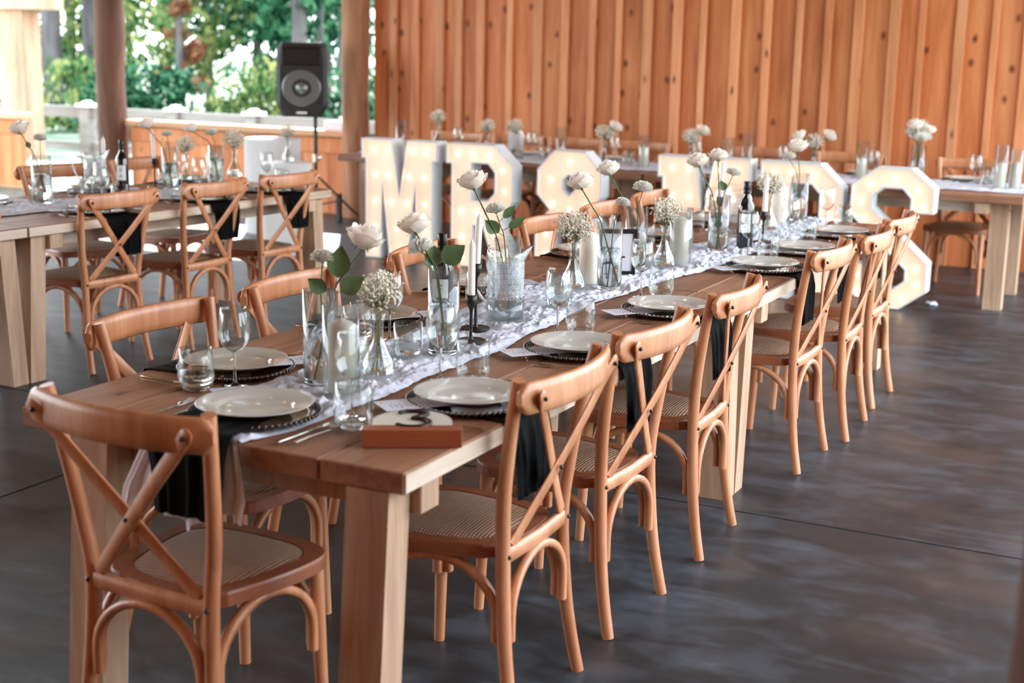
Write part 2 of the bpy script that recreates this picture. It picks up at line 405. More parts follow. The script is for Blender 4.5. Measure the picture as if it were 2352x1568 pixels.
# log posts
M['log_shaded']=wood('log_post_shaded',(70,42,28),(98,62,42),(122,82,58),.8,(1,1,.12),10,knots=2.5,kscale=(1,1,.6),bump=.5,kth=.05)  # log colour darkened: the shade of the backlit post is put into it
def log_post(label,x,y,r,h=4.34,seed=0,mat='log'):
    b=MB(); r_=random.Random(seed); pts=[];rs=[]
    n=26
    for i in range(n+1):
        z=h*i/n; pts.append((x+.015*noise.noise(Vector((seed,z*1.3,0))),y+.012*noise.noise(Vector((seed+5,z*1.3,0))),z)); rs.append(r*(1+.07*noise.noise(Vector((seed,z*2.2,9)))))
    b.tube(pts,rs,20); o=obj('log_post',b,M[mat]); return tag(o,label,'post','round log posts')
log_post('rough round log post at the corner where the tall plank wall starts',-5.79,8.80,.128,seed=2)
log_post('shade-darkened log post between the open gap and the orange half wall',-8.775,8.85,.15,seed=5,mat='log_shaded')
log_post('blurred brown post edge at the right border of the picture, closest to the viewer',1.405,-.739,.09,4.34,seed=8,mat='log_shaded')

# ------------------------------------------------------------------ outside
b=MB(); b.box(-90,60,-60,90,-.5,-.32); struct('ground',b,M['ground'])
b=MB(); b.box(-16,4,9.02,11.6,-.3,-.02)
tag(obj('stone_path',b,plain('pale_gravel',(150,148,142),.9,noise_amt=.2,nscale=20)),'pale sunlit paving strip outside the half wall','path')
def timber_post():
    t=thing('timber_post','pale square timber post with a beam on top beyond the open gap','post',(-13.2,12,0))
    b=MB(); b.box(-.23,.23,-.16,.16,-.4,1.93,.01); obj('shaft',b,M['timber_out'],t)
    b=MB(); b.box(-1.2,.62,-.2,.2,1.93,2.3); obj('beam',b,M['timber_out'],t)
timber_post()
ft=thing('deck_fence','pale wooden rail fence with capped posts outside the half wall','fence',(0,13,0))
def frail(za,zb): 
    b=MB(); b.box(-19,-4.2,-.03,.03,za,zb,.004); obj('rail',b,M['fence'],ft)
frail(.46,.62); frail(.0,.12); frail(-.28,-.18)
for i,x in enumerate((-15.6,-12.98,-11.4,-10.09,-8.55,-7.0,-5.4)):
    b=MB(); b.box(x-.075,x+.075,-.1,.1,-.34,.62); p=obj('fence_post',b,M['fence'],ft)
    b=MB(); b.box(x-.11,x+.11,-.13,.13,.62,.66); b.ball((x,0,.66),.09,10,6,(1,1,.5)); obj('post_cap',b,M['plaster'],p)
def tree(name,label,x,y,h,r,mat,crown,seed,nleaf,ls,zr,lean=0,group=None,trunk=True):
    t=thing(name,label,'tree' if trunk else 'shrub',(x,y,-.35),0,group); q=random.Random(seed)
    if trunk:
        b=MB(); b.tube([(lean*i/8,0,h*i/8) for i in range(9)],[r*(1-.55*i/8) for i in range(9)],12)
        for i in range(9):
            z=h*q.uniform(.25,.9); a=q.uniform(0,6.28); L=crown*q.uniform(.5,.9)
            b.tube([(lean*z/h,0,z),(lean*z/h+L*.5*math.cos(a),L*.5*math.sin(a),z+.2),(lean*z/h+L*math.cos(a),L*math.sin(a),z-.1)],[r*.22,r*.12,r*.04],5)
        obj('trunk',b,M['bark'],t)
    b=MB(); cl=[]
    for i in range(int(nleaf/40)):
        z=q.uniform(zr[0],zr[1]); u=1-.45*((z-zr[0])/(zr[1]-zr[0]+.01)); a=q.uniform(0,6.28); rr=crown*u*math.sqrt(q.random())
        cl.append((rr*math.cos(a)+lean*z/max(h,.1),rr*math.sin(a),z))
    for c in cl:
        cr=q.uniform(.25,.6)*min(1,crown*.5+.3)
        for k in range(40):
            p=Vector((c[0]+q.gauss(0,cr*.6),c[1]+q.gauss(0,cr*.6),c[2]+q.gauss(0,cr*.35)))
            e=Euler((q.uniform(0,6.28),q.uniform(0,6.28),q.uniform(0,6.28))).to_matrix(); s=ls*q.uniform(.6,1.3)
            b.add([p+e@Vector(v) for v in ((-s,0,0),(0,-s*.5,0),(s,0,0),(0,s*.5,0))],[(0,1,2,3)])
    f=obj('foliage',b,mat,t)
    return t
TR=[('thick grey conifer trunk just right of the pale timber post',-21.86,21.5,.24),('slim grey trunk between the two thick trunks at the left',-26.6,27,.09),('grey conifer trunk just left of the log post',-21.69,22.5,.20),
    ('dark conifer trunk right behind the black loudspeaker',-13.18,18.5,.15),('thin pale trunk along the right side of the loudspeaker',-13.44,19.5,.07),('narrow distant trunk left of the loudspeaker',-19.69,26,.12),
    ('distant dark trunk in the middle of the sunny opening',-21.92,27,.12),('far trunk showing beside the corner log post',-15.88,24,.14)]
for i,(lb,x,y,r) in enumerate(TR):
    tree('conifer',lb,x,y,11,r,M['fol1'],[1.3,1.0,1.3,1.5,1.0,1.6,1.6,1.8][i],20+i,[1500,900,1500,2400,1000,2400,2400,2400][i],.12,([3.4,3.4,3.2,1.9,2.4,1.6,1.9,1.7][i],7.5),lean=.1*(i%3-1),group='conifers beyond the fence')
BR=[(-16.9,18.6,1.25,'fol1','round dark green bush left of the loudspeaker'),(-19.0,19.6,1.2,'fol2','sunny pale green bush right of the log post'),
    (-14.6,19.2,1.1,'fol2','yellow green bush behind the loudspeaker'),(-12.3,19.4,1.2,'fol1','green bush next to the corner post beyond the fence'),(-23.2,19.4,1.1,'fol1','small green bush behind the fence at the gap'),(-26.5,20.5,1.5,'fol1','dark bush at the far left edge beyond the timber post')]
for i,(x,y,w,m,lb) in enumerate(BR):
    tree('bush',lb,x,y,0,0,M[m],w,60+i,1800,.09,(.1,w*1.1),group='bushes beyond the fence',trunk=False)
DT=[(-20.4,24.0,6.5,'fol2',1.7,'tall sunlit maple with pale leaves in the opening centre'),(-24.6,25.0,7,'fol2',1.7,'bright leafy tree just right of the log post'),(-17.4,25.6,7,'fol1',1.9,'dense dark green tree above and left of the loudspeaker'),
    (-30,27,8,'fol1',2.4,'dark forest tree behind the left timber post'),(-14.6,28.6,8,'fol1',2.2,'dense green tree beside the corner post'),(-22.5,31,8,'fol1',2.6,'deep forest tree behind the pale maple'),(-28.5,31.5,8,'fol2',2.4,'deep forest tree behind the two grey trunks'),(-17.9,32.5,8,'fol1',2.6,'farthest forest tree behind the loudspeaker'),
    (-18.9,22.2,3.0,'fol3',.4,'small reddish young tree right of the log post')]
for i,(x,y,h,m,cr,lb) in enumerate(DT):
    tree('leafy_tree',lb,x,y,h,.12,M[m],cr,90+i,3600 if h>4 else 360,.12,(.9,h),group='leafy trees beyond the fence')

# ------------------------------------------------------------------ lights and world
w=bpy.data.worlds.new('sky'); bpy.context.scene.world=w; w.use_nodes=True; nt=w.node_tree; nt.nodes.clear()
o=nt.nodes.new('ShaderNodeOutputWorld'); bg=nt.nodes.new('ShaderNodeBackground'); tc=nt.nodes.new('ShaderNodeTexCoord'); sx=nt.nodes.new('ShaderNodeSeparateXYZ'); rp=nt.nodes.new('ShaderNodeValToRGB')
rp.color_ramp.elements[0].position=.0; rp.color_ramp.elements[0].color=(.72,.75,.76,1); rp.color_ramp.elements[1].position=.5; rp.color_ramp.elements[1].color=(.70,.82,.97,1)
nt.links.new(tc.outputs['Generated'],sx.inputs[0]); nt.links.new(sx.outputs[2],rp.inputs[0]); nt.links.new(rp.outputs[0],bg.inputs[0]); nt.links.new(bg.outputs[0],o.inputs[0])
bg.inputs[1].default_value=4.2
sun=bpy.data.lights.new('sun','SUN'); so=bpy.data.objects.new('sun',sun); C.objects.link(so); sun.energy=6.5; sun.angle=.012; sun.color=(1,.93,.84)
so.rotation_euler=Vector((.63,-1,-.72)).to_track_quat('-Z','Y').to_euler(); so.location=(-8,15,10)

# ------------------------------------------------------------------ chair
def smoothpts(P,n=5):
    out=[]
    for i in range(len(P)-1):
        p0=Vector(P[max(i-1,0)]);p1=Vector(P[i]);p2=Vector(P[i+1]);p3=Vector(P[min(i+2,len(P)-1)])
        for k in range(n):
            t=k/n; out.append(.5*((2*p1)+(p2-p0)*t+(2*p0-5*p1+4*p2-p3)*t*t+(-p0+3*p1-3*p2+p3)*t**3))
    out.append(Vector(P[-1])); return out
def lerp_post(z,s):
    K=[(.0,.198,-.262),(.12,.190,-.238),(.25,.182,-.222),(.45,.176,-.212),(.6,.196,-.222),(.75,.214,-.244),(.912,.235,-.274)]
    for a,c in zip(K,K[1:]):
        if z<=c[0]:
            t=(z-a[0])/(c[0]-a[0]); return Vector((s*(a[1]+(c[1]-a[1])*t),a[2]+(c[2]-a[2])*t,z))
    return Vector((s*K[-1][1],K[-1][2],K[-1][0]))
def seat_outline(e=0,n=10):
    # plan outline: rear narrow, front wide and rounded (counter-clockwise)
    P=[(-.158+e,-.215+e),(.158-e,-.215+e),(.205-e,-.06),(.226-e,.10),(.205-e,.180-e),(.12,.212-e),(0,.218-e),(-.12,.212-e),(-.205+e,.180-e),(-.226+e,.10),(-.205+e,-.06)]
    out=[]
    m=len(P)
    for i in range(m):
        if i==0: out.append(Vector((P[0][0],P[0][1],0))); continue
        out.append(Vector((P[i][0],P[i][1],0)))
    # smooth the closed loop (Chaikin)
    for _ in range(2):
        nw=[]
        for i in range(len(out)):
            a=out[i];c=out[(i+1)%len(out)]; nw+= [a*.75+c*.25,a*.25+c*.75]
        out=nw
    return out
def make_chair():
    t=thing('dining_chair','x','chair'); W=M['chair']
    for s in (-1,1):
        P=smoothpts([lerp_post(z,s) for z in (0,.12,.25,.45,.6,.75,.899)],4)
        b=MB(); b.tube(P,[.0165+.0025*math.sin(PI*min(1,i/(len(P)-1)*1.1)) for i in range(len(P))],10); obj('leg',b,W,t)
        b=MB(); b.tube([(s*.196,.165,0),(s*.19,.158,.2),(s*.186,.15,.425)],[.015,.0175,.0195],10); obj('leg',b,W,t)
    # seat frame ring
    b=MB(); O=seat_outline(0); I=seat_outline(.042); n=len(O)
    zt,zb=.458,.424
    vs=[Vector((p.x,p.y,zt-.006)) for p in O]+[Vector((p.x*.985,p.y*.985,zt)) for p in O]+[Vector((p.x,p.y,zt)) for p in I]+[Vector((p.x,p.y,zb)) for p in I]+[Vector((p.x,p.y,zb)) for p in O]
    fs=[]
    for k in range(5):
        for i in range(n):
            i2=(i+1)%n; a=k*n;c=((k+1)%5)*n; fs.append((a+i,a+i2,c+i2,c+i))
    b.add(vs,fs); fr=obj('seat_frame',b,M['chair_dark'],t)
    b=MB(); b.tube([(-.165,-.218,.44),(0,-.226,.44),(.165,-.218,.44)],1,8,sq=(.009,.022),up=(0,0,1)); obj('back_bar',b,W,fr)
    for s in (-1,1):
        b=MB(); c=lerp_post(.44,s); b.ball((c.x,c.y-.017,c.z),.0065,8,5); obj('bolt',b,M['bolt'],fr)
    # woven seat
    b=MB(); I2=seat_outline(.036); 
    vs=[];fs=[];R=6
    for k in range(R+1):
        f=1-k/R
        for p in I2: vs.append(Vector((p.x*f,p.y*f,.459+.014*(1-f**2.2)-(.006 if k==0 else 0))))
    for k in range(R):
        for i in range(n):
            i2=(i+1)%n; fs.append((k*n+i,k*n+i2,(k+1)*n+i2,(k+1)*n+i))
    b.add(vs,fs,True); obj('woven_seat',b,M['weave'],t)
    # hoops: arch between two legs
    def hoop(a,c,inset,off):
        a=Vector(a);c=Vector(c);top=.415
        d=(c-a); L=d.length; d.normalize()
        z0=.215
        cx=(a+c)/2; rx=L/2-inset; P=[a+d*inset+Vector((0,0,z0))]
        for k in range(19):
            th=PI-PI*k/18; P.append(cx+d*(rx*math.cos(th))+Vector((0,0,.275+(top-.275)*math.sin(th))))
        P.append(c-d*inset+Vector((0,0,z0))); P=[p+off for p in P]
        b=MB(); b.tube(P,1,8,sq=(.0115,.0125),up=d.cross(Vector((0,0,1)))); return b
    rl,rr=Vector((-.178,-.222,0)),Vector((.178,-.222,0)); fl_,fr_=Vector((-.19,.157,0)),Vector((.19,.157,0))
    obj('hoop',hoop(rl,rr,.022,Vector((0,-.004,0))),W,t)
    obj('hoop',hoop(fl_,fr_,.024,Vector((0,0,0))),W,t)
    obj('hoop',hoop(rl,fl_,.024,Vector((.002,0,0))),W,t)
    obj('hoop',hoop(rr,fr_,.024,Vector((-.002,0,0))),W,t)
    # top rail: bent board behind the posts
    b=MB(); n=40; prof=[(-.0105,-.036),(-.0125,-.018),(-.0125,.018),(-.0095,.034),(-.002,.040),(.006,.036),(.0085,.015),(.0085,-.018),(.004,-.037),(-.004,-.041)]
    vs=[];fs=[]
    for i in range(n+1):
        u=i/n*2-1; x=u*.262; y=-.296-.052*(1-u*u)+.010; e=abs(u); sc=1 if e<.9 else math.sqrt(max(.02,1-((e-.9)/.1)**2*.86))
        ry=math.atan2(.104*u,.262)
        L_=math.hypot(.104*u,.262); nx,ny=.104*u/L_,-.262/L_
        for (py,pz) in prof: vs.append(Vector((x-py*nx,y-py*ny,.860+pz*sc)))
    m=len(prof)
    for i in range(n):
        for k in range(m):
            k2=(k+1)%m; fs.append((i*m+k,(i+1)*m+k,(i+1)*m+k2,i*m+k2))
    b.add(vs,fs,True); b.add(vs[:m],[tuple(range(m))]); b.add(vs[-m:],[tuple(range(m))[::-1]])
    rail=obj('back_rail',b,W,t)
    # cross slats bowed backwards
    for s in (-1,1):
        b=MB(); P=[];n=16
        for i in range(n+1):
            u=i/n; x=s*(-.148+.368*u); z=.462+.402*u; y=-.222-.048*math.sin(PI*u*.62)-.055*u**2+(-.0045 if s>0 else .0045)*math.sin(PI*u)
            if u>.9: y-=.006*(u-.9)*10
            P.append((x,y,z))
        b.tube(P+[(P[-1][0]+s*.006,P[-1][1]-.001,P[-1][2]+.007),(P[-1][0]+s*.010,P[-1][1]-.001,P[-1][2]+.0115)],[1]*(n+1)+[.85,.45],8,sq=(.0042,.0185),up=(0.74*s*-1,0,.67)); sl=obj('cross_slat',b,W,t)
        b=MB(); b.ball((P[-1][0]-s*.006,P[-1][1]-.006,P[-1][2]-.006),.006,8,5)
        obj('bolt',b,M['bolt'],sl)
        if s>0: b=MB(); b.ball((.0,-.2835,.630),.0058,8,5); obj('bolt',b,M['bolt'],sl)
    return t
chairP=Proto(make_chair)
G1='cross-back chairs on the right side of the long table'; G2='cross-back chairs on the left side of the long table'
RL=['nearest','second','third','fourth','fifth','farthest']
# facing: local +y is where the sitter looks
ry_=[.60,1.24,1.95,3.08,3.64,4.28]; rx_=[-.19,-.195,-.19,-.16,-.115,-.14]; rj=[.01,-.03,.04,-.02,.03,.0]
ry_[0]=.60
for i in range(6):
    chairP.place('beech cross-back chair, %s of those along the right side of the long table'%RL[i],(rx_[i],ry_[i],0),PI/2+rj[i],G1)
ly_=[.60,1.28,2.14,3.18,3.86,4.50]
for i in range(6):
    chairP.place('beech cross-back chair, %s of those along the left side of the long table'%RL[i],(-.905,ly_[i],0),-PI/2+[.0,.03,.05,-.02,.0,.03][i],G2)
chairP.place('beech cross-back chair at the near head of the long table, closest to the viewer',(-.55,.045,0),-.045,'head chair')
# left table chairs
LT_A=math.atan2(.177,2.391)   # direction of the left table, turned clockwise from +y
def LTp(u,v,z=0):  # u along (from joint), v to the left of the right edge
    d=Vector((math.sin(LT_A),math.cos(LT_A),0)); l=Vector((-d.y,d.x,0)); p=Vector((-3.508,2.43,0))+d*u+l*v; return (p.x,p.y,z)
for i,u in enumerate((-.58,.50,1.18,1.80)):
    x,y,_=LTp(u,.205 if i!=0 else .10); lb=['cut off by the border','leftmost full one','middle full one','nearest the drums'][i]
    chairP.place('beech chair beside the left table, '+lb,(x,y,0),PI/2-LT_A+[.0,0,.05,.03][i],'chairs on the near side of the left table')
for i,u in enumerate((-.5,.44,1.18,1.90)):
    x,y,_=LTp(u,.93); lb=['at the left border','behind the tall vase','behind the wine bottle','behind the low flower vases'][i]
    chairP.place('beech chair on the far side of the left table, '+lb,(x,y,0),-PI/2-LT_A+[0,.1,-.3,.1][i],'chairs on the far side of the left table')
for i,x in enumerate((-4.295,-3.75,-3.205,-2.66,-1.70,-1.0,-.14)):
    lb=['behind the letter M','behind the first letter R','left of the ampersand','behind the ampersand','behind the second letter M','behind the second letter R','right of the letter S'][i]
    chairP.place('beech chair at the back table '+lb,(x,7.80,0),PI+[.05,-.04,.06,-.03,.04,.02,-.05][i],'chairs along the plank wall')

# ------------------------------------------------------------------ tables
def make_table(name,label,L,W,origin,rz,group,slab=.05,ins=.045,lt=.09,sp=.042,ins0=None,sp0=None):
    # local frame: origin at near-right corner on the floor; x from -W to 0, y from 0 to L
    t=thing(name,label,'table',(origin[0],origin[1],0),rz,group)
    zt=.76; zb=zt-slab; n=5; bw=W/n
    b=MB()
    for k in range(n):
        b.box(-W+bw*k+.0022,-W+bw*(k+1)-.0022,.0,L,zb,zt,.0035)
    b.box(-W+.01,-.01,.012,L-.012,zb+.002,zt-.012)
    top=obj('table_top',b,M['table_top'],t)
    b=MB(); b.box(-.0015,.0012,.004,L-.004,zb+.004,zt-.004); obj('edge_face',b,M['table_side'],top)
    b=MB()
    for x0,x1 in ((-.20,-.13),(-W+.13,-W+.20)): b.box(x0,x1,(ins if ins0 is None else ins0)+lt+.08,L-ins-lt-.08,zb-.075,zb-.0004)
    obj('apron',b,M['table_side'],t)
    for y0 in ((ins if ins0 is None else ins0)+lt,L-ins-lt-.08):
        b=MB(); b.box(-W+.02,-.012,y0,y0+.08,zb-.072,zb-.0008,.003); obj('cross_beam',b,M['table_leg'],t)
    for e in (0,1):
        for sx in (0,1):
            x1=-.04 if sx==0 else -W+.272; x0=x1-.11
            if e==0: i0=ins if ins0 is None else ins0; ya,yb=i0,i0+lt; fa=-(sp if sp0 is None else sp0)
            else: ya,yb=L-ins-lt,L-ins; fa=sp
            z1=zb-.001; b=MB(); dz=.0
            vs=[(x0,ya+fa,0),(x1,ya+fa,0),(x1,yb+fa,0),(x0,yb+fa,0),(x0,ya,z1),(x1,ya,z1),(x1,yb,z1),(x0,yb,z1)]
            if e==0: vs=[(x,y,z) for x,y,z in vs]
            b.add(vs,[(3,2,1,0),(4,5,6,7),(0,1,5,4),(1,2,6,5),(2,3,7,6),(3,0,4,7)])
            lg=obj('leg',b,M['table_leg'],t)
            b=MB()
            for dx in (.028,.08):
                b=MB(); yy=(ya-.0012 if e==0 else yb+.0012)
                b.tube([(x0+dx,yy,z1-.055-.008*(dx>.06)),(x0+dx,yy+(.004 if e==0 else -.004),z1-.055-.008*(dx>.06))],.011,10)
                obj('bolt_hole',b,M['ink'],lg)
    return t
make_table('farm_table','near half of the long timber table, carrying the number block',2.497,1.10,(0,0,0),0,'the two tables of the long middle row',ins0=.002,sp0=.055)
make_table('farm_table','far half of the long timber table, behind the board joint',2.50,1.10,(0,2.503,0),0,'the two tables of the long middle row')
o_=LTp(0,0); make_table('farm_table','left timber table with three full chairs on its near side',2.30,1.06,(o_[0],o_[1],0),-LT_A,'the two tables of the left row')
o_=LTp(-2.505,0); make_table('farm_table','timber table cut off by the left border, only its end and leg showing',2.50,1.06,(o_[0],o_[1],0),-LT_A,'the two tables of the left row')
def back_table(label,x1,L):
    make_table('farm_table',label,L,1.0,(x1,7.93,0),PI/2,'the two tables of the back row',ins=.10,lt=.115,sp=0)
# local y -> world -x ; local x(-W..0) -> world y  (rotate +90deg): (x,y)->( -y, x)
back_table('right half of the back table along the plank wall, with the runner over its end',.375,2.56)
back_table('left half of the back table, behind the letters M and R',-2.20,2.56)

# ------------------------------------------------------------------ runners
def runner(label,cl,hw,drape,seed,ny,nx=44,zt=.762,amp=1.0,M4=None):
    """cl(u)->(x,y) along the table, hw(u) half width; drape length at start and end"""
    b=MB()
    def fn(i,j):
        u=i; c=j*2-1
        x,y=cl(u); h=hw(u)*(1+.10*noise.noise(Vector((seed,u*23,3*(c>0)+1))))
        px=x+c*h; py=y
        wp=Vector((px*9.0,py*5,seed)); wv=Vector((noise.noise(wp),noise.noise(wp+Vector((17.3,4.1,9.7))),noise.noise(wp+Vector((3.9,31.7,21.1)))))*1.0
        r1=1-abs(noise.noise(Vector((px*30,py*11,seed))+wv)); r2=1-abs(noise.noise(Vector((px*60,py*34,seed+9))+wv*2.2)); r3=1-abs(noise.noise(Vector((px*120,py*85,seed+4))+wv*3))
        r1=max(0,r1);r2=max(0,r2);r3=max(0,r3); z=(.013*r1**2.5+.009*r2**2+.004*r3**2-.002)*amp
        edge=min(1,(1-abs(c))*5+.25)
        wx,wy=(px+.006*wv.x,py+.006*wv.y) if M4 is None else (M4@Vector((px,py,0)))[:2]
        for (qx,qy,qr) in PADS:
            if abs(qx-wx)<.2 and abs(qy-wy)<.2:
                dd=math.hypot(qx-wx,qy-wy); edge*=min(1,max(.12,(dd-qr)/.035))
        return (px+.006*wv.x,py+.006*wv.y,zt+max(.0015,z*edge))
    b.grid(fn,ny,nx); b.f=[f[::-1] for f in b.f]
    if M4: b.xf(M4)
    o=obj('table_runner',b,M['runner']); return tag(o,label,'table runner','gauze runners'),b
def interp(tab,y):
    for a,c in zip(tab,tab[1:]):
        if y<=c[0]: t=max(0,(y-a[0])/(c[0]-a[0])); return [a[k]+(c[k]-a[k])*t for k in range(1,len(a))]
    return list(tab[-1][1:])
RT=[(0.0,-.555,.125),(.15,-.555,.165),(.45,-.55,.172),(1.2,-.557,.178),(2.0,-.625,.18),(2.6,-.60,.19),(3.2,-.52,.17),(4.0,-.45,.15),(4.95,-.50,.16)]
# the front drape is part of the same cloth: build it hanging over the near end
def drape_mesh():
    b=MB()
    def fn(i,j):
        c=j*2-1; s=i*.20
        h=.125+.055*min(1,i*1.4)
        x=-.555-.03*i+c*h; fold=math.sin(c*17+1.2)*.010+math.sin(c*41+i*2)*.004
        y=-.012-.016*i+fold*(.3+i)-.012*math.sin(min(1,i*8)*PI/2)+.012
        z=.776-.0*i-s*(1+.14*math.sin(c*5+1)+.05*math.sin(c*19))
        if i<.06: y=.012-.03*(i/.06); z=.782-.01*(i/.06)
        return (x,min(y,-.006) if i>.05 else y,z)
    b.grid(fn,36,70); return b
# ------------------------------------------------------------------ tableware prototypes
TZ=.7615
def lathe_obj(name,prof,mat,parent,n=28,close=False,z=0):
    b=MB(); b.lathe(prof,n,(0,0,z),close=close); return obj(name,b,mat,parent)
def make_plate():
    t=thing('dinner_plate','x','plate')
    lathe_obj('plate_body',[(0,.004),(.085,.004),(.089,.0055),(.095,.010),(.102,.0125),(.136,.0185),(.141,.0200),(.1418,.0185),(.136,.016),(.10,.009),(.09,.002),(.088,0),(.084,0),(.082,.0015),(0,.0015)],M['porcelain'],t,48)
    b=MB()
    return t
def flat(fn): return Proto(fn)
def make_plate1():
    b=MB(); b.lathe([(0,.004),(.085,.004),(.089,.0055),(.095,.010),(.102,.0125),(.136,.0185),(.141,.0200),(.1418,.0185),(.136,.016),(.10,.009),(.09,.002),(.088,0),(.084,0),(.082,.0015),(0,.0015)],48)
    return tag(obj('dinner_plate',b,M['porcelain']),'x','plate')
def make_charger():
    t=thing('charger_plate','x','charger plate')
    lathe_obj('plate_disc',[(0,.0035),(.115,.0035),(.125,.005),(.155,.011),(.155,.009),(.12,.001),(.11,0),(0,0)],M['charger'],t,56)
    b=MB()
    for k in range(64):
        a=2*PI*k/64; b.ball((.1565*math.cos(a),.1565*math.sin(a),.011),.0058,6,4)
    obj('beaded_rim',b,M['charger'],t); return t
def make_wineglass():
    t=thing('wine_glass','x','wine glass')
    o=[(.0045,.092),(.012,.096),(.024,.104),(.034,.117),(.0405,.134),(.0425,.150),(.0415,.170),(.037,.195),(.0335,.213)]
    i=[(.0322,.213)]+[(r-.0014,z+.001) for r,z in o[::-1][1:-1]]+[(0,.0985)]
    lathe_obj('bowl',o+i,M['glass'],t,32)
    lathe_obj('stem',[(0,.0),(.034,.0),(.0345,.0012),(.030,.0028),(.012,.006),(.005,.012),(.0036,.03),(.0034,.075),(.0045,.09),(0,.096)],M['solid'],t,24)
    return t
def make_tumbler():
    t=thing('tumbler','x','water glass')
    o=[(.024,.0),(.030,.001),(.040,.012),(.0465,.030),(.0480,.044),(.0455,.075),(.0415,.113)]; i=[(.0402,.113),(.0440,.076),(.0462,.044),(.0445,.031),(.036,.014),(.02,.010),(0,.009)]
    lathe_obj('glass_wall',o+i,M['glass'],t,32)
    lathe_obj('thick_base',[(0,.0006),(.024,.0006),(.029,.0016),(.036,.009),(.034,.011),(.02,.0095),(0,.0085)],M['solid'],t,28)
    return t
def make_tumbler_water():
    t=make_tumbler()
    lathe_obj('water',[(0,.0096),(.02,.0106),(.0352,.0146),(.0436,.031),(.0453,.044),(.0446,.056),(.0,.056)],M['water'],t,32); return t
def cyl_vase(name,label,loc,h=.25,r=.046,water=.155,group='clear cylinder vases'):
    t=thing(name,label,'vase',loc,0,group)
    lathe_obj('glass_wall',[(r-.003,0),(r,.003),(r,h),(r-.0022,h),(r-.0022,.014),(0,.013)],M['glass'],t,36)
    lathe_obj('thick_base',[(0,.0004),(r-.004,.0004),(r-.0026,.004),(r-.0026,.012),(0,.012)],M['solid'],t,30)
    if water: lathe_obj('water',[(0,.0135),(r-.0032,.0145),(r-.0032,water),(0,water)],M['water'],t,36)
    return t
def make_bb_vase(label,loc):
    t=thing('bottle_vase',label,'vase',loc,0,'flared bottle vases')
    o=[(.030,0),(.040,.003),(.0465,.014),(.047,.026),(.041,.046),(.028,.072),(.018,.096),(.0145,.118),(.0150,.150),(.0185,.168),(.022,.173)]
    i=[(.0205,.173),(.0168,.167),(.0133,.15),(.0128,.118),(.0165,.097),(.0265,.073),(.0395,.047),(.0452,.026),(.044,.015),(.03,.006),(0,.005)]
    lathe_obj('glass_wall',o+i,M['glass'],t,32)
    lathe_obj('water',[(0,.0056),(.029,.0066),(.0430,.0155),(.0442,.026),(.040,.043),(0,.043)],M['water'],t,32); return t
def hurricane(label,loc,h=.235,r=.048,ch=.19,cr=.035):
    t=thing('hurricane_glass',label,'candle glass',loc,0,'hurricane candle glasses')
    lathe_obj('glass_wall',[(r-.003,0),(r,.003),(r,h),(r-.0022,h),(r-.0022,.010),(0,.009)],M['glass'],t,36)
    if ch:
        pillar(label.replace('clear glass hurricane cylinder','pillar candle in glass').replace('hurricane glass','pillar candle in the glass'),(loc[0],loc[1],loc[2]+.0095),ch,cr)
    return t
def pillar(label,loc,ch=.20,cr=.035):
    t=thing('pillar_candle',label,'candle',loc,0,'ivory pillar candles')
    lathe_obj('wax',[(0,0),(cr-.002,0),(cr,.002),(cr,ch-.018),(cr-.004,ch-.013),(.006,ch-.001),(0,ch)],M['candle'],t,28)
    b=MB(); b.tube([(0,0,ch-.001),(.001,0,ch+.006),(.003,0,ch+.013)],.0011,5); obj('wick',b,M['paper'],t); return t
def candlestick(label,loc,ch,tl,lean=(0,0),flip=''):
    t=thing('candlestick',label,'candlestick',loc,0,'black candlesticks')
    lathe_obj('holder',[(0,0),(.044,0),(.047,.003),(.046,.007),(.040,.0045),(.014,.0055),(.008,.010),(.0052,.02),(.0046,ch-.055),(.006,ch-.045),(.013,ch-.032),(.0165,ch-.02),(.017,ch),(.0125,ch),(.012,ch-.018),(0,ch-.018)],M['black'],t,24)
    c=thing('taper_candle',label.replace('black candlestick','white taper in the candlestick'),'candle',(loc[0],loc[1],loc[2]+ch-.0175),0,'white taper candles')
    c.rotation_euler=(lean[1],lean[0],0)
    lathe_obj('wax',[(0,0),(.0105,0),(.0112,.02),(.0108,tl-.018),(.008,tl-.012),(.0035,tl-.002),(0,tl)],M['candle_w'],c,16)
    b=MB(); b.tube([(0,0,tl-.002),(.001,.001,tl+.005),(.003,.001,tl+.010)],.0012,5); obj('wick',b,M['paper'],c)
def bottle(label,loc):
    t=thing('wine_bottle',label,'wine bottle',loc,random.uniform(-.3,.3),'red wine bottles')
    lathe_obj('bottle_body',[(0,.0),(.034,.0),(.037,.004),(.037,.185),(.034,.2),(.022,.222),(.0155,.238),(.014,.25),(.014,.262)],M['wine'],t,32)
    lathe_obj('screw_cap',[(.0142,.246),(.0152,.248),(.0152,.262),(.0146,.264),(.0152,.266),(.0152,.300),(.014,.3015),(0,.3015)],M['capsule'],t,24)
    b=MB()
    def fn(i,j):
        a=-1.9+i*1.5; return (.0374*math.cos(a),.0374*math.sin(a),.075+j*.085)
    b.grid(fn,14,1); lb=obj('paper_label',b,M['label'],t)
    b=MB()
    for k,(z,wd) in enumerate(((.138,.5),(.128,.35),(.098,.45))):
        def fn(i,j,z=z,wd=wd):
            a=-1.15-wd/2+i*wd; return (.0377*math.cos(a),.0377*math.sin(a),z+j*.004)
        b.grid(fn,6,1)
    obj('printed_lines',b,M['print'],lb)
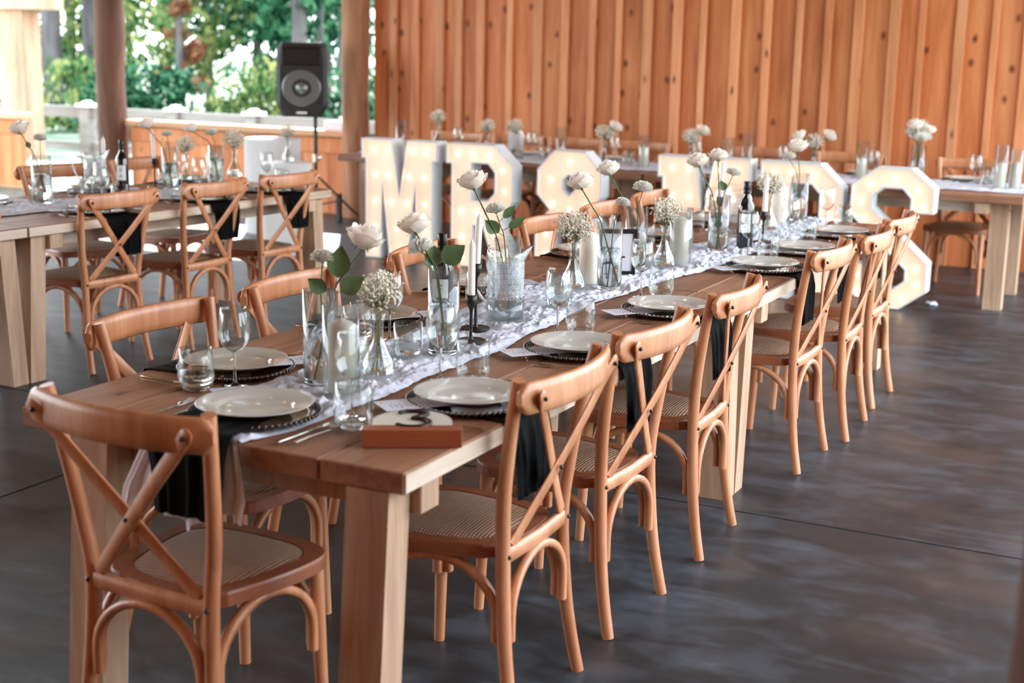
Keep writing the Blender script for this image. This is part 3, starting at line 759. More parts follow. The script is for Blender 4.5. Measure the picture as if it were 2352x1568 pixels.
def pitcher(label,loc,rz=0):
    t=thing('glass_pitcher',label,'pitcher',loc,rz,'pressed glass pitchers'); t.scale=(1.1,1.1,1.14)
    # spout towards local +x, handle towards -x
    def shape(r0,z,ang):
        return r0
    b=MB(); n=48
    prof=[(.050,0),(.054,.004),(.054,.062),(.0565,.066),(.0565,.078),(.0545,.082),(.0545,.178),(.0555,.19),(.056,.205)]
    def ring(r,z,top):
        L=[]
        for k in range(n):
            a=2*PI*k/n; rr=r; zz=z
            if top: 
                s=max(0,math.cos(a))**6; rr=r+.022*s*top; zz=z+top*(.012*s+.006*math.cos(2*a+.3)-.004)
            L.append((rr*math.cos(a),rr*math.sin(a),zz))
        return L
    def wall(pr,mats,nm):
        b=MB(); vs=[];fs=[]
        for r,z in pr: vs+=ring(r,z,max(0,(z-.178)/.03))
        for i in range(len(pr)-1):
            for k in range(n):
                k2=(k+1)%n; fs.append((i*n+k,i*n+k2,(i+1)*n+k2,(i+1)*n+k))
        b.add(vs,fs,True); return obj(nm,b,mats,t)
    wall(prof[4:7],M['cut'],'pressed_pattern')
    wall([(.0545,.178),(.0555,.19),(.057,.208),(.0548,.208),(.053,.19),(.052,.178),(.052,.0125),(0,.012)],M['glass'],'rim')
    b=MB()
    for k in range(30):
        a=2*PI*k/30; b.tube([(.0535*math.cos(a),.0535*math.sin(a),.003),(.0535*math.cos(a),.0535*math.sin(a),.062)],.0030,5)
    b.lathe([(0,.001),(.053,.001),(.0535,.062),(.052,.062),(.0515,.012),(0,.0115)],n); obj('fluted_base',b,M['glass'],t)
    b=MB()
    for k in range(36):
        a=2*PI*k/36; b.ball((.0565*math.cos(a),.0565*math.sin(a),.073),.0042,6,4)
    obj('bead_ring',b,M['cut'],t)
    b=MB(); b.tube(smoothpts([(-.054,0,.178),(-.085,0,.19),(-.105,0,.165),(-.10,0,.12),(-.075,0,.075),(-.054,0,.055)],5),1,8,sq=(.004,.008),up=(0,1,0)); obj('handle',b,M['solid'],t)
    return t
# flowers
def petal_mesh(b,r0,r1,r2,h,ang,span,seed,z0=0,roll=.0):
    # a cupped petal: profile from the base (radius r0) through the belly r1 to the lip r2
    st=len(b.v)
    def fn(i,j):
        c=j*2-1; w=span*(.35+.65*math.sin(PI*min(1,i*.62+.05)))
        a=ang+c*w; hh=h*(i-.16*i*i*c*c*1.5)
        r=(1-i)**2*r0+2*i*(1-i)*(2*r1-(r0+r2)/2)+i*i*r2
        r+=roll*max(0,i-.78)**2*14+.0016*noise.noise(Vector((seed,i*3,c*2)))+.0022*c*c
        z=z0+hh-roll*max(0,i-.8)**2*7+.0022*noise.noise(Vector((seed+3,i*3,c*3)))*i
        return (r*math.cos(a),r*math.sin(a),z)
    b.grid(fn,8,8)
def rose_mesh(seed,s=1.0):
    b=MB(); q=random.Random(seed); k=0
    for ring,(n,r0,r1,r2,h,span,roll) in enumerate([(3,.002,.008,.004,.060,1.5,0),(3,.003,.014,.010,.060,1.25,.001),(4,.004,.020,.017,.058,1.05,.003),(5,.006,.026,.0235,.053,.80,.004),(5,.008,.033,.031,.052,.78,.007),(5,.010,.039,.038,.044,.78,.012)]):
        for i in range(n):
            a=2*PI*i/n+ring*.9+q.uniform(-.2,.2)
            petal_mesh(b,r0,r1*q.uniform(.95,1.06),r2*q.uniform(.92,1.12),h*q.uniform(.93,1.05),a,span,seed*10+k,0,roll); k+=1
    b.xf(Matrix.Scale(s,4)); return b
def carnation_mesh(seed,s=1.0):
    b=MB(); q=random.Random(seed)
    for ring,(n,w,h,tilt) in enumerate([(5,.014,.036,.08),(7,.017,.038,.32),(9,.019,.038,.60),(10,.020,.037,.90),(9,.019,.034,1.2)]):
        for i in range(n):
            a=2*PI*i/n+ring*.5+q.uniform(-.2,.2); st=len(b.v); ph=q.uniform(0,6)
            def fn(u,v):
                c=v*2-1; ww=w*(.25+.75*u); return (c*ww,.0035*math.sin(c*9+ph)*u,h*u*(1-.1*c*c)+.002*math.sin(c*14+ph)*u)
            b.grid(fn,4,9); b.xf(Matrix.Rotation(a,4,'Z')@Matrix.Translation((0,.002,0))@Matrix.Rotation(-tilt-q.uniform(-.1,.1),4,'X'),st)
    b.xf(Matrix.Scale(s,4)); return b
ROSE=[rose_mesh(11,1.0).mesh('rose_bloom',M['petal']),rose_mesh(23,1.0).mesh('rose_bloom',M['petal']),rose_mesh(35,1.0).mesh('rose_bloom',M['petal'])]
CARN=[carnation_mesh(5,1.0).mesh('carnation_bloom',M['petal2']),carnation_mesh(8,1.0).mesh('carnation_bloom',M['petal2'])]
CR=Vector((.896,.445,0)) # direction used for leaning flowers
def leaf_geo(b,p,d,L,w,seed,droop=.2):
    d=Vector(d).normalized(); sd=d.cross(Vector((0,0,1))).normalized()
    if L>=.045: sd=(CR-d*CR.dot(d)).normalized()
    up=sd.cross(d)
    def fn(i,j):
        c=j*2-1; ww=w*math.sin(PI*min(.999,i**.8))*1.0; q=Vector(p)+d*(L*i)+sd*(c*ww)+up*(abs(c)*ww*.35-droop*L*i*i); return tuple(q)
    b.grid(fn,8,4)
def flower(kind,label,base,lean,hz,seed,leaves=(),size=1.0,foot=None):
    """flower standing in a vase: foot inside the vase, head at base+lean, height hz above the table"""
    nm='rose_stem' if kind=='rose' else 'carnation_stem'
    f=foot or (-lean[0]*.12,-lean[1]*.12)
    n_=Vector((f[0],f[1],0)); 
    m=max(abs(f[0]),abs(f[1]),1e-6); 
    L=math.hypot(f[0],f[1]); 
    if L>.03: f=(f[0]*.03/L,f[1]*.03/L)
    t=thing(nm,label,'flower',(base[0],base[1],base[2]),0,'single white flowers in vases')
    a=Vector((f[0],f[1],.016)); e=Vector((lean[0],lean[1],hz-.02))
    rim=Vector((lean[0]*.30,lean[1]*.30,.235)); 
    Lr=math.hypot(rim.x,rim.y)
    if Lr>.036: rim.x*=.036/Lr; rim.y*=.036/Lr
    P=smoothpts([a,rim,(rim+e)/2+Vector((lean[0]*.02,lean[1]*.02,.008)),e],6)
    b=MB(); b.tube(P,.0026 if kind=='rose' else .0020,6)
    q=random.Random(seed)
    obj('stem',b,M['stem'],t)
    d=(e-(rim+e)/2).normalized(); hd=link('bloom',ROSE[seed%3] if kind=='rose' else CARN[seed%2],t)
    tilt=(d+Vector((0,0,1.1))).normalized().to_track_quat('Z','Y'); hd.rotation_mode='QUATERNION'; hd.rotation_quaternion=tilt; hd.location=e+d*.006; hd.scale=(size*(1.0 if kind=='rose' else 1.18),)*3
    b=MB(); st=0
    if kind=='rose':
        b.lathe([(.0026,-.006),(.006,0),(.008,.008),(.006,.014)],10)
        for k in range(5):
            a_=k*1.2566; leaf_geo(b,(.005*math.cos(a_),.005*math.sin(a_),.006),(math.cos(a_),math.sin(a_),.3),.022,.0045,1,.8)
    else:
        b.lathe([(.0022,-.004),(.006,.004),(.0085,.016),(.009,.024),(.011,.028)],10)
    c=obj('calyx',b,M['leaf'],hd)
    if leaves:
        b=MB()
        for (z,ax,ay,L,w) in leaves:
            # point along the stem at height z
            best=min(P,key=lambda v:abs(v.z-z)); 
            b.tube([best,best+Vector((ax,ay,.9)).normalized()*L*.3],.0012,5)
            leaf_geo(b,best+Vector((ax,ay,.9)).normalized()*L*.3,(ax,ay,1.1),L,w,1,-.05)
        obj('leaf',b,M['leaf'],t)
    return t
def bb_meshes(seed,r=.062,n=230,flat_=.8):
    q=random.Random(seed); fb=MB(); sb=MB()
    for i in range(n):
        while True:
            v=Vector((q.uniform(-1,1),q.uniform(-1,1),q.uniform(-1,1)))
            if .25<v.length<1: break
        v=v*r*q.uniform(.8,1.15); p=Vector((v.x,v.y,.238+v.z*flat_))
        s=q.uniform(.0026,.0052); fb.ball(p,s,6,4,(1,1,.8))
        if i%2==0: fb.ball(p+Vector((q.uniform(-.004,.004),q.uniform(-.004,.004),.003)),s*.8,5,3)
        if i%3==0:
            hub=Vector((v.x*.25,v.y*.25,.19+v.z*.2)); sb.tube([hub,(hub+p)/2+Vector((0,0,-.004)),p],.0006,3)
    for i in range(7):
        a=i*.9; sb.tube([(.012*math.cos(a+2),.012*math.sin(a+2),.010+.004*i),(.004*math.cos(a),.004*math.sin(a),.12),(.007*math.cos(a),.007*math.sin(a),.17),(.02*math.cos(a),.02*math.sin(a),.215)],.0010,4)
    return fb,sb
def make_bb(seed,r=.062,n=230):
    def f():
        t=thing('babys_breath','x','flowers'); fb,sb=bb_meshes(seed,r,n)
        o=obj('blossoms',fb,M['breath'],t); o['kind']='stuff'; obj('stems',sb,M['twig'],t); return t
    return f
BB=[Proto(make_bb(3,.064,330)),Proto(make_bb(14,.072,420))]
def bouquet(label_v,label_b,loc,k,rz=0):
    make_bb_vase(label_v,loc); BB[k].place(label_b,(loc[0],loc[1],loc[2]+.001),rz,"bunches of baby's breath")

# ------------------------------------------------------------------ place settings
plateP=Proto(make_plate1); charP=Proto(make_charger); wineP=Proto(make_wineglass); tumP=Proto(make_tumbler); tumW=Proto(make_tumbler_water)
def make_fork():
    b=MB(); 
    def prof(y): # width, height along
        return 0
    P=[(0,-.10,.0035),(0,-.05,.0055),(0,0,.0045),(0,.035,.0025),(0,.05,.004)]
    b.tube(smoothpts(P,3),[.0042,.0036,.003,.0026,.0022,.002,.002,.0022,.003,.0045,.007,.0095,.0105][:13],8,sq=(1,.35),up=(0,0,1))
    for x in (-.0085,-.0028,.0028,.0085): b.tube([(x,.048,.004),(x,.07,.0035),(x*.96,.098,.0075)],[.0017,.0016,.0008],6)
    return tag(obj('fork',b,M['metal']),'x','fork')
def make_knife():
    b=MB(); b.tube([(0,-.115,.004),(0,-.10,.0042),(0,-.03,.0042),(0,-.005,.004)],[.0045,.0055,.0045,.0035],8,sq=(1,.7),up=(0,0,1))
    b.add([(-.006,-.005,.003),(.004,-.005,.003),(.006,.06,.003),(.003,.105,.003),(-.006,.08,.003),(-.006,-.005,.0045),(.004,-.005,.0045),(.006,.06,.0045),(.003,.105,.0045),(-.006,.08,.0045)],[(4,3,2,1,0),(5,6,7,8,9),(0,1,6,5),(1,2,7,6),(2,3,8,7),(3,4,9,8),(4,0,5,9)])
    return tag(obj('knife',b,M['metal']),'x','knife')
def make_spoon():
    b=MB(); b.tube(smoothpts([(0,-.10,.004),(0,-.05,.0055),(0,0,.0045),(0,.04,.003)],3),[.0045,.0042,.0038,.0034,.003,.0027,.0024,.0022,.0022,.0026],8,sq=(1,.4),up=(0,0,1))
    def fn(i,j):
        a=j*2*PI; r=i; return (.0185*r*math.cos(a),.064+.028*r*math.sin(a),.0022+.007*r*r)
    b.grid(fn,5,18); return tag(obj('spoon',b,M['metal']),'x','spoon')
forkP=Proto(make_fork); knifeP=Proto(make_knife); spoonP=Proto(make_spoon)
def make_menu():
    t=thing('menu_card','x','card'); b=MB(); b.box(-.05,.05,-.0975,.0975,0,.0006); obj('card',b,M['paper'],t)
    b=MB(); q=random.Random(4)
    for i in range(9):
        y=.07-i*.013; w=q.uniform(.012,.03); b.add([(-w-.008,y,.00075),(w-.008,y,.00075),(w-.008,y+.0022,.00075),(-w-.008,y+.0022,.00075)],[(0,1,2,3)])
    obj('printed_lines',b,M['print'],t)
    b=MB()
    for i in range(26): b.ball((q.uniform(.014,.042),q.uniform(.055,.088),.0008),q.uniform(.001,.0022),5,3,(1,1,.2))
    obj('printed_flowers',b,M['dried'],t); return t
menuP=Proto(make_menu)
def make_sprig():
    t=thing('dried_sprig','x','dried flowers'); q=random.Random(9); b=MB()
    for i in range(22): b.ball((q.gauss(0,.010),q.gauss(0,.014),.006+abs(q.gauss(0,.004))),q.uniform(.002,.0042),6,4)
    o=obj('blossoms',b,M['dried'],t); b=MB()
    for i in range(5): b.tube([(q.uniform(-.002,.002),-.05,.003),(q.gauss(0,.004),-.02,.004),(q.gauss(0,.01),q.gauss(.0,.01),.006)],.0006,4)
    obj('stems',b,M['twig'],t); return t
sprigP=Proto(make_sprig)
def make_napkin(long=.205,w=.115,seed=1):
    # lies under the plate and hangs over the table edge. local: -y is the diner side, edge at y=0, plate centre at +y
    b=MB(); tl=.235
    def fn(i,j):
        c=j*2-1; s=i*(tl+long); q=noise.noise(Vector((c*3,s*9,seed)))
        if s<tl:
            y=tl-s; z=.0028+.0008*math.cos(c*14); x=c*w*(.8+.2*(s/tl)); 
            return (x,y-.012*0,z)
        d=s-tl; k=min(1,d/.02); fold=(math.sin(c*6.5+seed)*.010+math.sin(c*15)*.004)*min(1,d/.06)
        return (c*w*(1.0-.22*min(1,d/long))+.012*math.sin(d*9+seed)*d/long, -.006*k-.010-abs(fold)-.008*d/long, .0028*(1-k)-d*(1+.03*c*math.sin(seed*3))+ (-.006*q if d>long*.8 else 0))
    b.grid(fn,46,30); return b
nap_me=[make_napkin(.20,.108,k).mesh('napkin',M['black_cloth']) for k in (1,2)]
def napkin(label,loc,rz,k=0,group='black cloth napkins'):
    o=link('napkin',nap_me[k]); o.location=loc; o.rotation_euler=(0,0,rz); return tag(o,label,'napkin',group)
def setting(where,cx,cy,face,edge,k=0,wine=None,tum=None,water=False,grp='long table',spr=True,menu_dir=1,cut=True):
    """face: heading angle of diner (local +y). edge: distance from plate centre to the table edge"""
    R=Matrix.Rotation(face,3,'Z')
    def P(x,y,z): v=R@Vector((x,y,0)); return (cx+v.x,cy+v.y,z)
    z=TZ+(.0045 if 'head' in where else 0)
    nk=napkin('black napkin hanging down %s'%where,P(-.0+.01*(k%3-1),-edge-(.026 if 'head' in where else 0),z+(.019 if 'head' in where else 0)),face,k%2,'black napkins on the '+grp)
    if 'head' in where: nk.scale=(1.12,1,1)
    charP.place('dark brown beaded charger %s'%where,P(0,0,z+.0036),face,'charger plates on the '+grp)
    zc=z+.0036+.0128
    menuP.place('white menu card under the plate %s'%where,P(.115*menu_dir*-1,.085,zc+.0006),face+.9*menu_dir,'menu cards on the '+grp)
    plateP.place('ivory dinner plate %s'%where,P(0,0,zc+.0022),face,'dinner plates on the '+grp)
    if spr: sprigP.place('small dried flower sprig %s'%where,P(-.165*menu_dir*1.0,.10,z+.001),face+2.2,'dried sprigs on the '+grp)
    if cut:
        forkP.place('steel fork left of the plate %s'%where,P(-.215,-.055,z+.0005),face+.06,'forks on the '+grp)
        knifeP.place('steel knife right of the plate %s'%where,P(.195,-.055,z+.0005),face-.05,'knives on the '+grp)
        spoonP.place('steel spoon right of the knife %s'%where,P(.228,-.05,z+.0005),face-.06,'spoons on the '+grp)
    if wine: wineP.place('empty clear wine glass %s'%where,(wine[0],wine[1],z),.1,'wine glasses on the '+grp)
    if tum: (tumW if water else tumP).place(('stemless tumbler of water %s' if water else 'empty stemless tumbler %s')%where,(tum[0],tum[1],z),.2,'tumblers on the '+grp)
# ------------------------------------------------------------------ long table contents
H=PI/2
W_={'R':['at the nearest right-hand seat of the long table','at the second right-hand seat of the long table','at the third right-hand seat of the long table','at the fourth right-hand seat of the long table','at the fifth right-hand seat of the long table','at the farthest right-hand seat of the long table'],
    'L':['at the nearest left-hand seat of the long table','at the second left-hand seat of the long table','at the third left-hand seat, behind the glass pitcher','at the fourth left-hand seat of the long table','at the fifth left-hand seat of the long table','at the farthest left-hand seat of the long table']}
setting('at the head seat of the long table',-.540,.200,0,.200,0,(-.331,.309),(-.278,.231))
Rp=[(-.160,.584),(-.173,1.288),(-.166,2.034),(-.163,3.151),(-.160,3.727),(-.160,4.387)]
Rw=[((-.344,.764),(-.275,.818)),((-.335,1.495),(-.279,1.547)),((-.357,2.263),(-.300,2.317)),((-.304,3.376),(-.235,3.433)),((-.296,3.985),(-.232,4.04)),((-.294,4.645),(-.225,4.72))]
for i,((x,y),(w_,t_)) in enumerate(zip(Rp,Rw)): setting(W_['R'][i],x,y,H,-x,i,w_,t_)
Lp=[(-.880,.572),(-.925,1.352),(-.935,2.086),(-.935,3.10),(-.925,3.74),(-.925,4.42)]
Lw=[((-.774,.428-.02),(-.835,.336)),((-.735,1.14),(-.800,1.06)),((-.722,1.833),(-.811,1.86)),((-.765,2.90),(-.82,2.83)),((-.76,3.56),(-.82,3.48)),((-.76,4.24),(-.82,4.16))]
Lw[0]=((-.774,.428),(-.835,.346))
for i,((x,y),(w_,t_)) in enumerate(zip(Lp,Lw)): setting(W_['L'][i],x,y,-H,1.10+x,i+1,w_,t_,water=(i in (0,1)))
Z=TZ+.006
def cr(a): return (CR.x*a,CR.y*a)
cyl_vase('cylinder_vase','tall water-filled cylinder vase nearest the camera, with a rose and a broad leaf',(-.599,.568,Z))
flower('rose','white rose nodding right above the nearest cylinder vase',(-.599,.568,Z),cr(.108),.375,4,((.25,.15,.08,.088,.032),(.235,1.6,.8,.075,.026),(.235,-1.4,-.7,.06,.022)),1.12)
flower('carnation','small white carnation upright in the nearest cylinder vase',(-.599,.568,Z),cr(.006),.335,4,(),.8,foot=(.02,0))
hurricane('clear glass hurricane cylinder right of the nearest vase',(-.479,.486,Z))
bouquet('small flared bottle vase next to the nearest pillar candle','puff of white baby\'s breath in the nearest flared vase',(-.505,.704,Z),0,.4)
def low_glass(label,loc,r=.042,h=.10,wx=True):
    t=thing('floating_candle_glass',label,'candle glass',loc,0,'low glass cylinders with floating candles')
    lathe_obj('glass_wall',[(r-.003,0),(r,.003),(r,h),(r-.0022,h),(r-.0022,.008),(0,.007)],M['glass'],t,32)
    lathe_obj('water',[(0,.0075),(r-.0032,.0085),(r-.0032,.045),(0,.045)],M['water'],t,32)
    c=thing('floating_candle',label.replace('low glass cylinder','floating candle in the low glass'),'candle',(loc[0]+.004,loc[1],loc[2]+.0451),0,'floating candles')
    lathe_obj('wax',[(0,0),(.018,0),(.024,.012),(.022,.016),(0,.014)],M['candle_w'],c,18)
    b=MB(); b.tube([(0,0,.014),(.001,0,.024)],.0011,5); obj('wick',b,M['paper'],c)
low_glass('low glass cylinder behind the nearest baby\'s breath',(-.560,.955,Z))
cyl_vase('cylinder_vase','second cylinder vase from the near end, in front of the wine bottle',(-.498,1.052,Z))
flower('rose','white rose leaning left in the second cylinder vase from the near end',(-.498,1.052,Z),cr(-.078),.365,6,((.245,1.3,.6,.085,.032),(.235,-.2,.1,.065,.028),(.235,-1.4,-.4,.04,.012)),1.05)
flower('carnation','white carnation just below the rose of the second cylinder vase',(-.498,1.052,Z),cr(-.060),.312,5,(),.95)
bottle('dark wine bottle with black screw cap behind the second cylinder vase',(-.700,1.40,Z-.004))
candlestick('black candlestick in front of the pressed glass pitcher',(-.502,1.229,Z),.146,.185)
candlestick('tall black candlestick just behind the nearer one by the pitcher',(-.580,1.406,Z),.212,.175,(.05,0))
pitcher('pressed glass pitcher with a diamond pattern in the middle of the long table',(-.558,1.57,Z),.52)
cyl_vase('cylinder_vase','third cylinder vase, directly behind the pressed glass pitcher',(-.640,1.745,Z))
flower('rose','white rose leaning left above the pitcher',(-.640,1.745,Z),cr(-.115),.425,7,(),1.1)
flower('carnation','white carnation with green leaves above the pitcher',(-.640,1.745,Z),cr(-.040),.345,2,((.27,1.5,.7,.07,.016),(.30,.9,.4,.06,.015),(.25,-1.2,-.5,.065,.024)),.85)
low_glass('low glass cylinder behind the second wine glass on the right side',(-.519,1.905,Z),.046,.125)
bouquet('flared bottle vase beside the bare pillar candle','full round puff of baby\'s breath left of the bare pillar candle',(-.624,2.251,Z),1,1.0)
pillar('bare ivory pillar candle left of the black picture frame',(-.634,2.416,Z),.20,.036)
cyl_vase('cylinder_vase','fourth cylinder vase, in front of the black picture frame',(-.514,2.335,Z))
flower('rose','large white rose leaning left in the fourth cylinder vase',(-.514,2.335,Z),cr(-.108),.385,3,(),1.1,foot=(.03,.012))
flower('carnation','white carnation with green calyx in the fourth cylinder vase',(-.514,2.335,Z),cr(.037),.325,0,(),.72)
cyl_vase('cylinder_vase','fifth cylinder vase, just behind the black picture frame',(-.622,2.865,Z))
flower('rose','white rose leaning left in the fifth cylinder vase',(-.622,2.865,Z),cr(-.112),.39,9,(),1.05)
flower('carnation','full white carnation upright in the fifth cylinder vase',(-.622,2.865,Z),cr(.018),.325,1,(),1.0)
bouquet('flared bottle vase left of the pillar candle in the tall glass','loose airy baby\'s breath leaning in the middle of the long table',(-.525,2.937,Z),0,2.2)
hurricane('clear glass hurricane cylinder in the middle of the long table',(-.500,3.06,Z))
low_glass('low glass cylinder behind the middle hurricane candle',(-.625,3.45,Z))
cyl_vase('cylinder_vase','sixth cylinder vase, left of the far wine bottle',(-.490,3.518,Z))
flower('rose','white rose leaning left in the sixth cylinder vase',(-.490,3.518,Z),cr(-.095),.385,0,(),1.1)
flower('rose','smaller white rose behind the tall taper in the sixth cylinder vase',(-.490,3.518,Z),cr(-.015),.412,2,(),.95)
flower('carnation','white carnation behind the far taper candle',(-.490,3.518,Z),cr(.05),.35,7,((.26,-.5,.4,.05,.022),),.8)
candlestick('black candlestick behind the sixth cylinder vase',(-.575,3.78,Z),.212,.185,(.05,0))
candlestick('black candlestick right behind the far wine bottle',(-.399,3.90,Z),.146,.185,(.03,0))
pitcher('second pressed glass pitcher, half hidden behind the far wine bottle',(-.555,3.985,Z),2.4)
bottle('dark wine bottle with a pale label near the far end of the long table',(-.425,3.704,Z-.004))
bouquet('flared bottle vase behind the far taper candle','baby\'s breath behind the far taper candle',(-.507,4.352,Z),1,.2)
pillar('ivory pillar candle near the far end of the long table, left of the last vase',(-.551,4.70,Z),.20,.036)
cyl_vase('cylinder_vase','last cylinder vase at the far end of the long table',(-.486,4.82,Z))
flower('rose','cream rose in the last vase, in front of the letter R',(-.486,4.82,Z),cr(-.02),.375,4,(),1.15)
flower('carnation','white carnation in the last vase of the long table',(-.486,4.82,Z),cr(-.06),.335,3,(),.9)
# black picture frame on its easel (seen from behind)
t=thing('picture_frame','black framed sign on a small easel between the fourth and fifth vases','picture frame',(-.62,2.66,Z),0.50)
b=MB()
for (x0,x1,z0,z1) in ((-.075,-.061,0,.185),(.061,.075,0,.185),(-.061,.061,0,.014),(-.061,.061,.171,.185)): b.box(x0,x1,0,.014,z0,z1)
b.xf(Matrix.Rotation(.20,4,'X')); obj('frame',b,M['black'],t)
b=MB(); b.box(-.061,.061,.005,.008,.014,.171); b.xf(Matrix.Rotation(.20,4,'X')); obj('backing',b,M['paper'],t)
b=MB(); b.bar((0,-.060,0),(0,.0,.14),.012,.005); b.bar((-.03,-.03,.075),(.03,-.03,.075),.006,.006); obj('easel',b,M['black'],t)
# table number block
t=thing('table_number','wooden block holding a white arched plaque with a dark 3','table number',(-.094,.190,TZ),.53)
b=MB(); b.box(-.113,.113,-.022,.022,0,.042,.0015); obj('wood_block',b,M['gadget'],t)
b=MB(); n=20; pts=[(-.092,0)]+[(.092*math.cos(PI-PI*i/n),.065+.075*math.sin(PI*i/n)) for i in range(n+1)]+[(.092,0)]
k=len(pts); vs=[(x,0,z) for x,z in pts]+[(x,.006,z) for x,z in pts]
b.add(vs,[tuple(range(k)),tuple(range(2*k-1,k-1,-1))]+[(i,(i+1)%k+0,(i+1)%k+k,i+k) for i in range(k)])
MM=Matrix.Translation((0,.0,.036))@Matrix.Rotation(-math.radians(86),4,'X'); b.xf(MM); pq=obj('plaque',b,M['acrylic'],t)
b=MB(); P=[]
for i in range(11): a=math.radians(150-i*21); P.append((.034*math.cos(a),-.004,.098+.025*math.sin(a)))
P=P[:10]; b.tube(smoothpts(P[:8]+[(.0,-.004,.072)],3),1,8,sq=(.0055,.004),up=(0,1,0)); P=[]
for i in range(12): a=math.radians(90-i*22); P.append((.040*math.cos(a)-.0,-.004,.042+.030*math.sin(a)))
b.tube(smoothpts(P,3),1,8,sq=(.0065,.004),up=(0,1,0)); b.xf(MM); obj('numeral',b,M['ink'],pq)

PADS.append((-.54,.20,.155))
ro,_=runner('crumpled white gauze runner down the middle of the long table',lambda u:(interp(RT,.0+u*4.95)[0]+.02*noise.noise(Vector((u*9,0,1))),.0+u*4.95),lambda u:interp(RT,u*4.95)[1],0,3.0,1100,76)
obj('hanging_end',drape_mesh(),M['runner'],ro)


# ------------------------------------------------------------------ left table contents
G='left table'
def ltr(u,v): x,y,_=LTp(u,v); return (x,y)
nm=['in front of the pitcher','in front of the taper candles','nearest the white drums']
for i,(u,) in enumerate(((.60,),(1.34,),(1.93,))):
    x,y=ltr(u,.175); wx=ltr(u+.2,.36); tx=ltr(u+.26,.29)
    setting('on the left table, '+nm[i],x,y,H-LT_A,.175,i,wx,tx,grp=G)
nm=['behind the pitcher','behind the taper candles','behind the low flower vases']
for i,u in enumerate((.45,1.25,1.95)):
    x,y=ltr(u,.885); wx=ltr(u-.2,.70); tx=ltr(u-.26,.77)
    setting('on the left table, '+nm[i],x,y,-H-LT_A,.175,i,wx,tx,grp=G,cut=False,spr=False)
cyl_vase('cylinder_vase','cylinder vase with crossed stems at the left end of the left table',(-4.10,3.127,Z),.255,.052)
flower('rose','white rose leaning left in the vase at the left border',(-4.10,3.127,Z),cr(-.095),.38,4,((.28,-.9,.1,.045,.015),),1.2,foot=(.03,.0))
flower('carnation','white carnation in the vase at the left border',(-4.10,3.127,Z),cr(.0),.345,1,(),.85)
pitcher('pressed glass pitcher on the left table',(-4.17,3.60,Z),.7)
candlestick('black candlestick left of the wine bottle on the left table',(-4.284,3.80,Z),.146,.18)
bottle('wine bottle with a white label on the left table',(-4.150,3.80,Z-.004))
candlestick('black candlestick right of the wine bottle on the left table',(-4.12,4.04,Z),.18,.18,(-.05,0))
cyl_vase('cylinder_vase','cylinder vase in the middle of the left table',(-4.019,4.06,Z))
flower('rose','white rose leaning left right of the taper candle on the left table',(-4.019,4.06,Z),cr(-.12),.37,3,((.27,.4,.2,.03,.01),),1.1)
flower('carnation','white carnation upright in the middle vase of the left table',(-4.019,4.06,Z),cr(-.012),.325,0,(),.8)
bouquet('flared bottle vase in front of the orange half wall','baby\'s breath in front of the orange half wall',(-4.20,4.42,Z),0,.7)
pillar('ivory pillar candle among the vases at the far end of the left table',(-4.12,4.57,Z),.19,.034)
cyl_vase('cylinder_vase','cylinder vase at the far end of the left table',(-4.03,4.50,Z),.235)
flower('rose','white rose at the far end of the left table, leaning left',(-4.03,4.50,Z),cr(-.13),.33,6,(),1.0)
flower('carnation','white carnation at the far end of the left table',(-4.03,4.50,Z),cr(-.02),.31,5,(),.9)
bouquet('flared bottle vase last before the white drums','large baby\'s breath puff last before the white drums',(-3.93,4.55,Z+.04),1,1.9)

for (u,v) in ((0,0),):
    def cl(t): x,y=ltr(-2.4+t*4.55,.53+.03*math.sin(t*14)); return (x,y)
    runner('crumpled white gauze runner along the left table',cl,lambda t:.17,0,21.0,420,30)
# ------------------------------------------------------------------ back table contents
G='back table'
wl=[(-4.1,'behind the first letter M'),(-3.45,'behind the first letter R'),(-2.75,'behind the ampersand'),(-2.1,'behind the second letter M'),(-1.45,'behind the second letter R'),(-.80,'left of the letter S'),(-.12,'right of the letter S')]
for i,(x,wh) in enumerate(wl):
    setting('on the back table '+wh,x,7.74,PI,.19,i,(x+.10,7.52),(x+.20,7.56),grp=G,cut=False,spr=False)
for i,(x,y,h,ch,wh) in enumerate([(-4.40,7.30,.26,.10,'at the left end of the back table'),(-3.02,7.35,.26,.11,'behind the ampersand'),(-2.33,7.30,.24,.15,'between the ampersand and the second letter M'),(-1.69,7.30,.25,.0,'empty, behind the second letter M'),(-1.58,7.40,.28,.0,'tall and empty, behind the second letter M'),(-.78,7.49,.26,.14,'left of the letter S'),(.17,7.33,.29,.17,'taller of two at the back table right end'),(.255,7.40,.26,.17,'shorter of two at the back table right end')]):
    hurricane('hurricane glass '+wh,(x,y,Z),h,.043,ch,.034)
for i,(x,y,k,wh) in enumerate([(-3.72,7.48,0,'behind the first letter R'),(-2.68,7.38,1,'right of the ampersand'),(-2.02,7.45,1,'above the second letter M'),(-1.15,7.60,0,'above the second letter R')]):
    bouquet('flared bottle vase on the back table '+wh,'baby\'s breath on the back table '+wh,(x,y,Z),k,i*.8)
    if i!=0: flower('rose','white rose beside the baby\'s breath on the back table '+wh,(x,y,Z),cr(.06 if i<3 else .08),.27,i,(),1.25)
    if i==3: flower('rose','white rose left of the baby\'s breath above the second letter R',(x,y,Z),cr(-.09),.265,5,(),1.2)
bouquet('flared bottle vase on the back table above the first letter M','baby\'s breath high above the first letter M',(-4.12,7.40,Z+.06),0,.3)
bouquet('flared bottle vase with a mixed bunch at the first letter R','low baby\'s breath at the left part of the back table',(-3.55,7.62,Z-.002),1,2.3)
pitcher('pressed glass pitcher on the back table behind the first letter R',(-3.38,7.30,Z),2.6)
